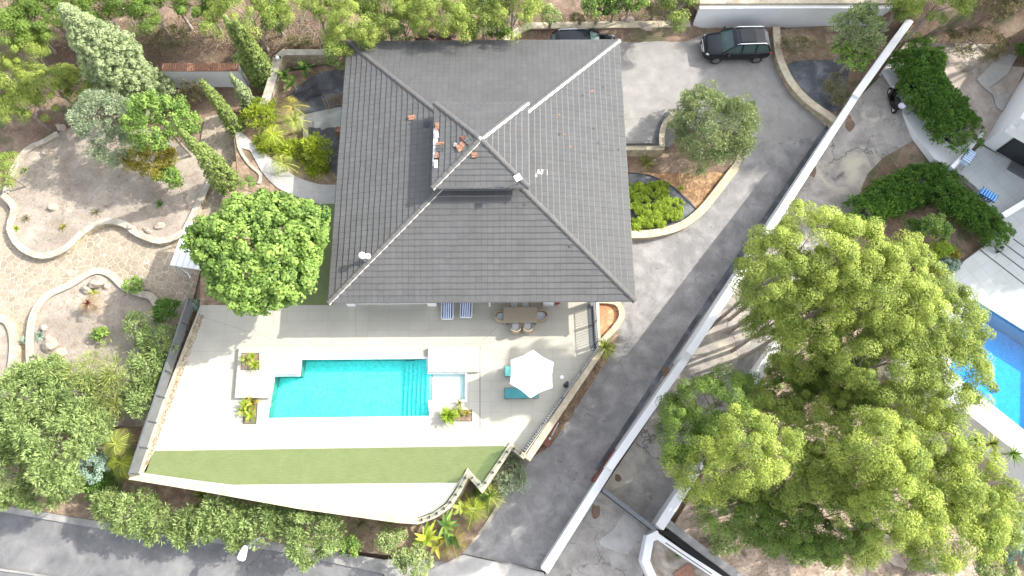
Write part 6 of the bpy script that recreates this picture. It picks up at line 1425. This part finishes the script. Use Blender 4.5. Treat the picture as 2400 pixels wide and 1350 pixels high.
for a, b, h, r, lb in [(1885, 825, 7.2, 2.0, 'lower pine closing the upper end of the gap between the groups'), (1845, 935, 6.2, 1.8, 'lower pine in the left part of the gap between the groups'), (1920, 985, 7.4, 2.1, 'pine joining the gap to the centre of the lower group'), (1790, 975, 6.8, 1.7, 'pine between the gap and the bright yellow-green one'), (1980, 890, 7.0, 1.9, 'pine closing the right part of the gap between the groups'), (1640, 1045, 6.2, 1.6, 'dark pine between the outermost one and the bright yellow-green one')]:
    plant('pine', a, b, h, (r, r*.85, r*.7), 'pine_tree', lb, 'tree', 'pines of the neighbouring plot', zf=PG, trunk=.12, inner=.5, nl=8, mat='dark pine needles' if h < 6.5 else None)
for kd, px, py, h, Rv, lb in [('farpine', 1845, 862, 2.6, (1.5, 1.1, 1.0), 'small loose pine beside the upper end of the white wall piece'), ('farpine', 1905, 925, 2.8, (1.6, 1.2, 1.0), 'small pine in the open gap between the pine groups'),
  ('dull', 1860, 950, .7, (1.2, .8, .5), 'low grey shrub on the bare slope below the small gap pine'), ('shrub', 1800, 905, .6, (.8, .6, .4), 'green shrub touching the white wall piece in the gap'), ('dull', 1950, 870, .8, (1.1, .8, .5), 'dry shrub beside the rock in the gap between pine groups'),
  ('dull', 1900, 1290, .5, (1.3, .7, .4), 'dry shrub on the pink slope left of the rock ledge'), ('silver', 2180, 1320, .6, (1.4, .7, .4), 'pale shrub right of the rock ledge at the bottom edge')]:
    plant(kd, px, py, h, Rv, 'pine_tree' if 'pine' in kd else 'ground_shrub', lb, 'tree' if 'pine' in kd else 'shrub', zf=PG)
# pines on the hill beyond the right border: they shade the upper right of the place
HILL = ['nearest to the corner', 'right of the nearest one', 'behind the nearest one', 'in the middle of the group', 'farthest up the slope', 'lowest on the right', 'outermost on the right']
for k, (x, y, h, r) in enumerate([(34, 31, 11, 4.0), (39, 27, 13, 4.5), (39, 36, 13, 5), (45, 32, 15, 5), (33, 39, 11, 4.2), (46, 22, 14, 4.2), (52, 27, 16, 5)]):
    SEED[0] += 1; rng = np.random.default_rng(SEED[0]); z = T(x, y); Rv = (r, r, 2.8); Cc, _ = crownpts(Rv, 130, rng, -.4, .4); Cc = Cc+np.array([0, 0, h]); rt = empty('pine_tree', (x, y, z), 0, 'tall pine on the hill above the upper right corner, '+HILL[k], 'tree', 'pines on the hill')
    limbs(rt, (x, y, z), (x, y, z+h), Cc, rng, .26, 12); foliage('crown', rt, (x, y, z), Cc, .85, 130, .42, .30, 'pine needles', rng, .6, True, .4)
# rosettes, palms, bananas
def ros(px, py, zf, label, n, L, w, mat, name='agave', cat='plant', el=(15, 75), droop=.5, group=None, stemh=0, h=0):
    c = G(px, py, lambda x, y: (zf(x, y) if callable(zf) else zf)+h)-Vector((0, 0, h)); rt = empty(name, tuple(c), 0, label, cat, group)
    if stemh or h:
        mb = MB(); mb.tube([c-Vector((0, 0, .1)), c+Vector((0, 0, h))], [.09, .06], 8); mb.build('stem', 'bark', rt)
    blades(rt, 'leaves', (c.x, c.y, c.z+h), n, L, w, mat, rng_(), el, droop); return rt
ros(95, 788, BZ, 'blue-green agave nearest the jagged stone', 22, .48, .08, 'blue leaves')
ros(60, 800, BZ, 'blue-green agave hanging over the wall at the paving', 20, .48, .08, 'blue leaves')
ros(72, 760, BZ, 'small pale agave on the wall above the blue ones', 12, .30, .06, 'lime leaves')
ros(222, 688, BZ, 'small bright green tuft between boulder and dry palm', 26, .42, .05, 'lime leaves', 'grass_tuft')
ros(38, 536, BZ, 'small lime green cushion plant on the wall of the upper bed', 40, .3, .05, 'lime leaves', 'grass_tuft')
ros(62, 512, BZ, 'dull grassy tuft in the upper bed near the left wall', 34, .4, .03, 'dull leaves', 'grass_tuft')
ros(60, 400, BZ, 'green grassy tuft in the upper bed near the curb', 34, .4, .05, 'shrub leaves', 'grass_tuft')
ros(225, 498, BZ, 'dull grassy tuft beside the serpentine wall', 34, .45, .03, 'dull leaves', 'grass_tuft')
ros(150, 532, BZ, 'yellowish tuft inside the bend of the serpentine wall', 34, .4, .03, 'yellow leaves', 'grass_tuft')
ros(375, 478, BZ, 'dark tuft in the shaded right part of the upper bed', 40, .42, .05, 'hedge leaves', 'grass_tuft')
ros(1415, 815, -.3, 'spiky grass tuft growing at the corner of the railing', 150, 1.15, .03, 'palm leaves', 'grass_tuft', el=(25, 85), droop=.7)
ros(1512, 385, IZ, 'yellow-green grass tuft below the stone retaining wall', 60, .9, .03, 'palm leaves', 'grass_tuft', el=(30, 85))
ros(1725, 400, IZ, 'grey spiky tuft at the kerb below the olive tree', 50, .6, .035, 'silver leaves', 'grass_tuft')
ros(1595, 443, IZ, 'small green tuft beside the black bed edging', 30, .35, .04, 'lime leaves', 'grass_tuft')
ros(577, 843, .28, 'left spiky rosette in the planted hole of the platform', 46, .50, .045, 'palm leaves', 'spiky_plant', h=.25)
ros(598, 857, .28, 'right spiky rosette in the planted hole of the platform', 50, .52, .045, 'lime leaves', 'spiky_plant', h=.2)
ros(590, 836, .28, 'rear small rosette in the planted hole of the platform', 30, .38, .045, 'lime leaves', 'spiky_plant', h=.1)
for a, b, n, L, m_, lb in ((578, 950, 16, .55, 'lime leaves', 'broad leaved yellow-green plant nearest the platform corner'), (592, 945, 14, .55, 'yellow leaves', 'orange-yellow leaved plant in the bed below the platform'), (588, 972, 16, .45, 'lime leaves', 'lowest yellow-green plant in the bed below the platform'), (570, 962, 9, .50, 'palm leaves', 'green leaved plant leaning out of the bed below the platform')):
    ros(a, b, 0, lb, n, L, .15, m_, 'canna_plant', el=(10, 80), droop=.3, h=.12)
ros(1052, 974, 0, 'round dense green cycad in the bed at the pool corner', 130, .62, .09, 'mound leaves', 'cycad', el=(0, 88), droop=.5, h=.35)
ros(1074, 966, 0, 'loose green rosette right of the round cycad', 44, .5, .05, 'palm leaves', 'cycad', h=.15)
ros(1094, 968, 0, 'small yellowish rosette at the right end of the pool bed', 26, .32, .07, 'yellow leaves', 'cycad', h=.08)
ros(1078, 945, 0, 'thin yellow spiky plant leaning to the shallow shelf', 10, .6, .05, 'yellow leaves', 'spiky_plant', el=(35, 80), h=.1)
def palm(px, py, zf, h, n, L, label, mat='palm leaves', name='palm_tree', el=(5, 65), droop=.9, leaf=.35, trunk=.10, dry=0):
    c = G(px, py, lambda x, y: (zf(x, y) if callable(zf) else zf)+h)-Vector((0, 0, h)); rt = empty(name, tuple(c), 0, label, 'palm')
    mb = MB(); mb.tube([c-Vector((0, 0, .2)), c+Vector((.05, .03, h*.5)), c+Vector((0, 0, h))], [trunk*1.3, trunk, trunk*.9], 10); mb.build('trunk', 'bark', rt, smooth=True)
    fronds(rt, 'fronds', (c.x, c.y, c.z+h), n, L, mat, rng_(), el, droop, leaf)
    if dry: fronds(rt, 'dry_fronds', (c.x, c.y, c.z+h-.05), dry, L*1.05, 'dry leaves', rng_(), (-20, 15), .6, leaf*.8)
    return rt
palm(684, 250, 0, 1.3, 9, 1.1, 'small palm with yellow fronds above the slate gravel edge', 'yellow leaves')
palm(690, 285, 0, 1.2, 14, 1.1, 'small dark green palm beside the pale curb', 'palm leaves')
palm(640, 318, 0, 1.0, 10, 1.1, 'young palm among the lime green shrubs', 'lime leaves')
palm(665, 385, 0, .8, 11, 1.2, 'drooping palm hanging over the concrete ramp', 'palm leaves', droop=1.1)
palm(583, 430, -.9, .8, 12, .9, 'dark little palm in the hollow beside the ramp', 'hedge leaves')
palm(272, 1040, lambda x, y: -2.8, 2.6, 13, 1.0, 'fan palm at the lower end of the grey fence', 'palm leaves', leaf=.5, dry=5)
palm(285, 1085, lambda x, y: -2.8, 2.0, 10, .9, 'lower bright fan palm at the terrace corner', 'lime leaves', leaf=.55)
rt = palm(207, 712, BZ, .9, 0x0+7, .8, 'half dry palm with an orange crown in the lower sandy bed', 'dry leaves', dry=10, leaf=.22, droop=.8)
ros(206, 710, BZ, 'orange stubble of cut stalks in the heart of the dry palm', 60, .34, .04, 'brown steel', 'cut_stalks', h=.9, el=(20, 80))
for px, py, h, n, L, m_, lb in ((1000, 1262, 1.6, 12, 1.1, 'lime leaves', 'yellow-green banana plant nearest the round roadside bush'), (1045, 1232, 1.5, 12, 1.0, 'broad leaves', 'green banana plant at the rounded wall corner'), (1022, 1278, 1.2, 10, 1.0, 'yellow leaves', 'yellow leaved banana plant at the kerb of the driveway mouth'), (1085, 1190, 1.2, 11, .9, 'palm leaves', 'banana plant below the glass balustrade'), (1062, 1258, .9, 9, .9, 'broad leaves', 'low green banana plant by the driveway kerb')):
    ros(px, py, lambda x, y: SZ+.5, lb, n, L, .26, m_, 'banana_plant', el=(5, 70), droop=.6, h=h, group='banana plants at the driveway mouth')
palm(1110, 1195, SZ+.5, 1.1, 12, 1.2, 'low palm with yellow-green fronds in the driveway bed', 'lime leaves')
palm(1150, 1162, SZ+.5, 1.0, 12, 1.1, 'low palm beside the twiggy grey shrub', 'palm leaves')
palm(1060, 1270, SZ+.5, .7, 10, 1.1, 'spreading palm over the driveway kerb', 'yellow leaves')
for px, py, n, L, lb in ((668, 178, 16, .9, 'banana plant leaning over the wide yard wall'), (712, 160, 16, .8, 'banana plant in front of the far yard wall'), (685, 195, 9, .8, 'banana plant nearest the left slatted screen')):
    ros(px, py, 0, lb, n, L, .24, 'broad leaves', 'banana_plant', el=(15, 75), droop=.6, h=.7, group='banana plants of the side yard')
ros(2322, 1040, -.9, 'tall yucca rosette below the blue pool', 60, .75, .05, 'palm leaves', 'yucca', h=1.6, el=(-10, 85))
ros(2372, 1062, -.9, 'second yucca rosette at the deck of the blue pool', 60, .75, .05, 'broad leaves', 'yucca', h=1.6, el=(-10, 85))
ros(2290, 1030, -.9, 'dark drooping yucca behind the two bright ones', 50, .8, .05, 'hedge leaves', 'yucca', h=.8)
ros(1590, 1300, -2.6, 'small green tuft in the little gravel garden', 30, .35, .05, 'broad leaves', 'grass_tuft')
for a, b, m_, lb in ((540, 1165, 'dull leaves', 'dry grass tuft in the shade below the lawn wall'), (475, 1160, 'palm leaves', 'dark strappy plant in the shade below the terrace corner'), (845, 1225, 'dull leaves', 'dry strappy plant beneath the long wall near the rounded corner'), (900, 1235, 'dry leaves', 'dry straw tuft beneath the long wall near the rounded corner'), (1140, 1110, 'dull leaves', 'dead bromeliad in the wall notch')):
    ros(a, b, SZ+.4, lb, 60, .9, .03, m_, 'grass_tuft', el=(15, 80), h=.3)
# dry branches scattered on the forest floor
def brush(px, py, n, spread, label, mat='dead wood', zf=T):
    rg = rng_(); c = G(px, py, zf); mb = MB()
    for _ in range(n):
        x, y = c.x+rg.normal(0, spread), c.y+rg.normal(0, spread*.6); a = rg.uniform(0, 6.28); l_ = rg.uniform(.3, 1.1); z = zf(x, y)+rg.uniform(.02, .18)
        p = Vector((x, y, z)); q = p+Vector((math.cos(a)*l_, math.sin(a)*l_, rg.uniform(-.05, .15))); m_ = p.lerp(q, .5)+Vector((rg.normal(0, .05), rg.normal(0, .05), .03))
        mb.tube([p, m_, q], [.014, .010, .005], 4, cap=False)
    tag(mb.build('dry_branches', mat), label, 'branches', kind='stuff')
brush(330, 40, 130, 1.6, 'tangle of grey dry branches on the forest floor'); brush(430, 90, 160, 1.6, 'dry twigs strewn above the tiled wall'); brush(690, 70, 170, 1.5, 'pale dry twigs strewn above the yard wall')
brush(1350, 25, 70, 1.8, 'dry twigs behind the long stone wall'); brush(1560, 30, 60, 1.2, 'grey twigs left of the white retaining wall'); brush(1940, 885, 60, .9, 'dry branches in the gap between the pines', zf=PG); brush(2110, 1320, 90, 1.6, 'dry branches around the pale rock ledge', zf=PG)
brush(110, 90, 40, 1.2, 'sparse twigs on the dark forest floor'); brush(1860, 1300, 60, 1.6, 'dry twigs under the lowest pines', zf=PG)
# litter, leaves and pebbles as real small things
def litter(name, poly, zf, n, size, mats, label):
    rg = rng_(); lp = pts(poly, zf); xs = [p.x for p in lp]; ys = [p.y for p in lp]; C = []
    def inside(x, y):
        r = False; j = len(lp)-1
        for i in range(len(lp)):
            if (lp[i].y > y) != (lp[j].y > y) and x < (lp[j].x-lp[i].x)*(y-lp[i].y)/(lp[j].y-lp[i].y)+lp[i].x: r = not r
            j = i
        return r
    while len(C) < n:
        x, y = rg.uniform(min(xs), max(xs)), rg.uniform(min(ys), max(ys))
        if inside(x, y): C.append((x, y, (zf(x, y) if callable(zf) else zf)+.02))
    C = np.array(C); V = leafcards(C, np.tile([0, 0, 1.0], (n, 1)), size, .7, rg, .5); F_ = np.arange(n*4, dtype=np.int32).reshape(-1, 4)
    tag(mkmesh(name, V, F_, mats, None, tint=np.repeat(rg.uniform(0, 1, n), 4)), label, 'litter', kind='stuff')
litter('fallen_leaves', [(466, 735), (480, 738), (350, 1085), (335, 1100)], .012, 900, .06, 'dry leaves', 'dry leaf litter along the foot of the grey fence')
litter('fallen_leaves', [(1412, 816), (1440, 800), (1335, 985), (1290, 1045), (1262, 1060)], lambda x, y: gd(x, y)+.04, 900, .08, 'dry leaves', 'brown leaf litter along the terrace retaining wall')
litter('fallen_leaves', [(1600, 360), (1700, 420), (1630, 480), (1560, 400)], IZ, 1500, .07, 'dry leaves', 'dry leaves under the olive tree')
litter('ground_cover', [(20, 460), (60, 350), (150, 330), (300, 420), (440, 450), (420, 530), (300, 510), (200, 520), (100, 580), (55, 560)], BZ, 900, .07, 'dull leaves', 'dry low plants scattered over the upper sandy bed')
litter('ground_cover', [(80, 730), (200, 650), (340, 700), (350, 760), (200, 830), (80, 860)], BZ, 500, .07, 'dull leaves', 'dry low plants scattered over the lower sandy bed')
litter('forest_litter', [(100, 60), (700, 20), (780, 120), (650, 130), (480, 150), (380, 150), (200, 160)], T, 7000, .09, 'dry leaves', 'dry forest litter above the garden walls')
litter('forest_litter', [(1180, 60), (1640, 10), (1620, 54), (1240, 56)], T, 2500, .08, 'dry leaves', 'dry forest litter behind the stone wall')
litter('forest_litter', [(1840, 810), (2000, 700), (2200, 900), (2350, 1180), (2400, 1400), (1800, 1400), (1600, 1220)], PG, 9000, .07, 'dull leaves', 'dry needle litter below the pines')
litter('pool_debris', [(650, 905), (1000, 900), (1005, 976), (640, 980)], -1.24, 60, .05, 'hedge leaves', 'dark specks of leaves on the pool floor')
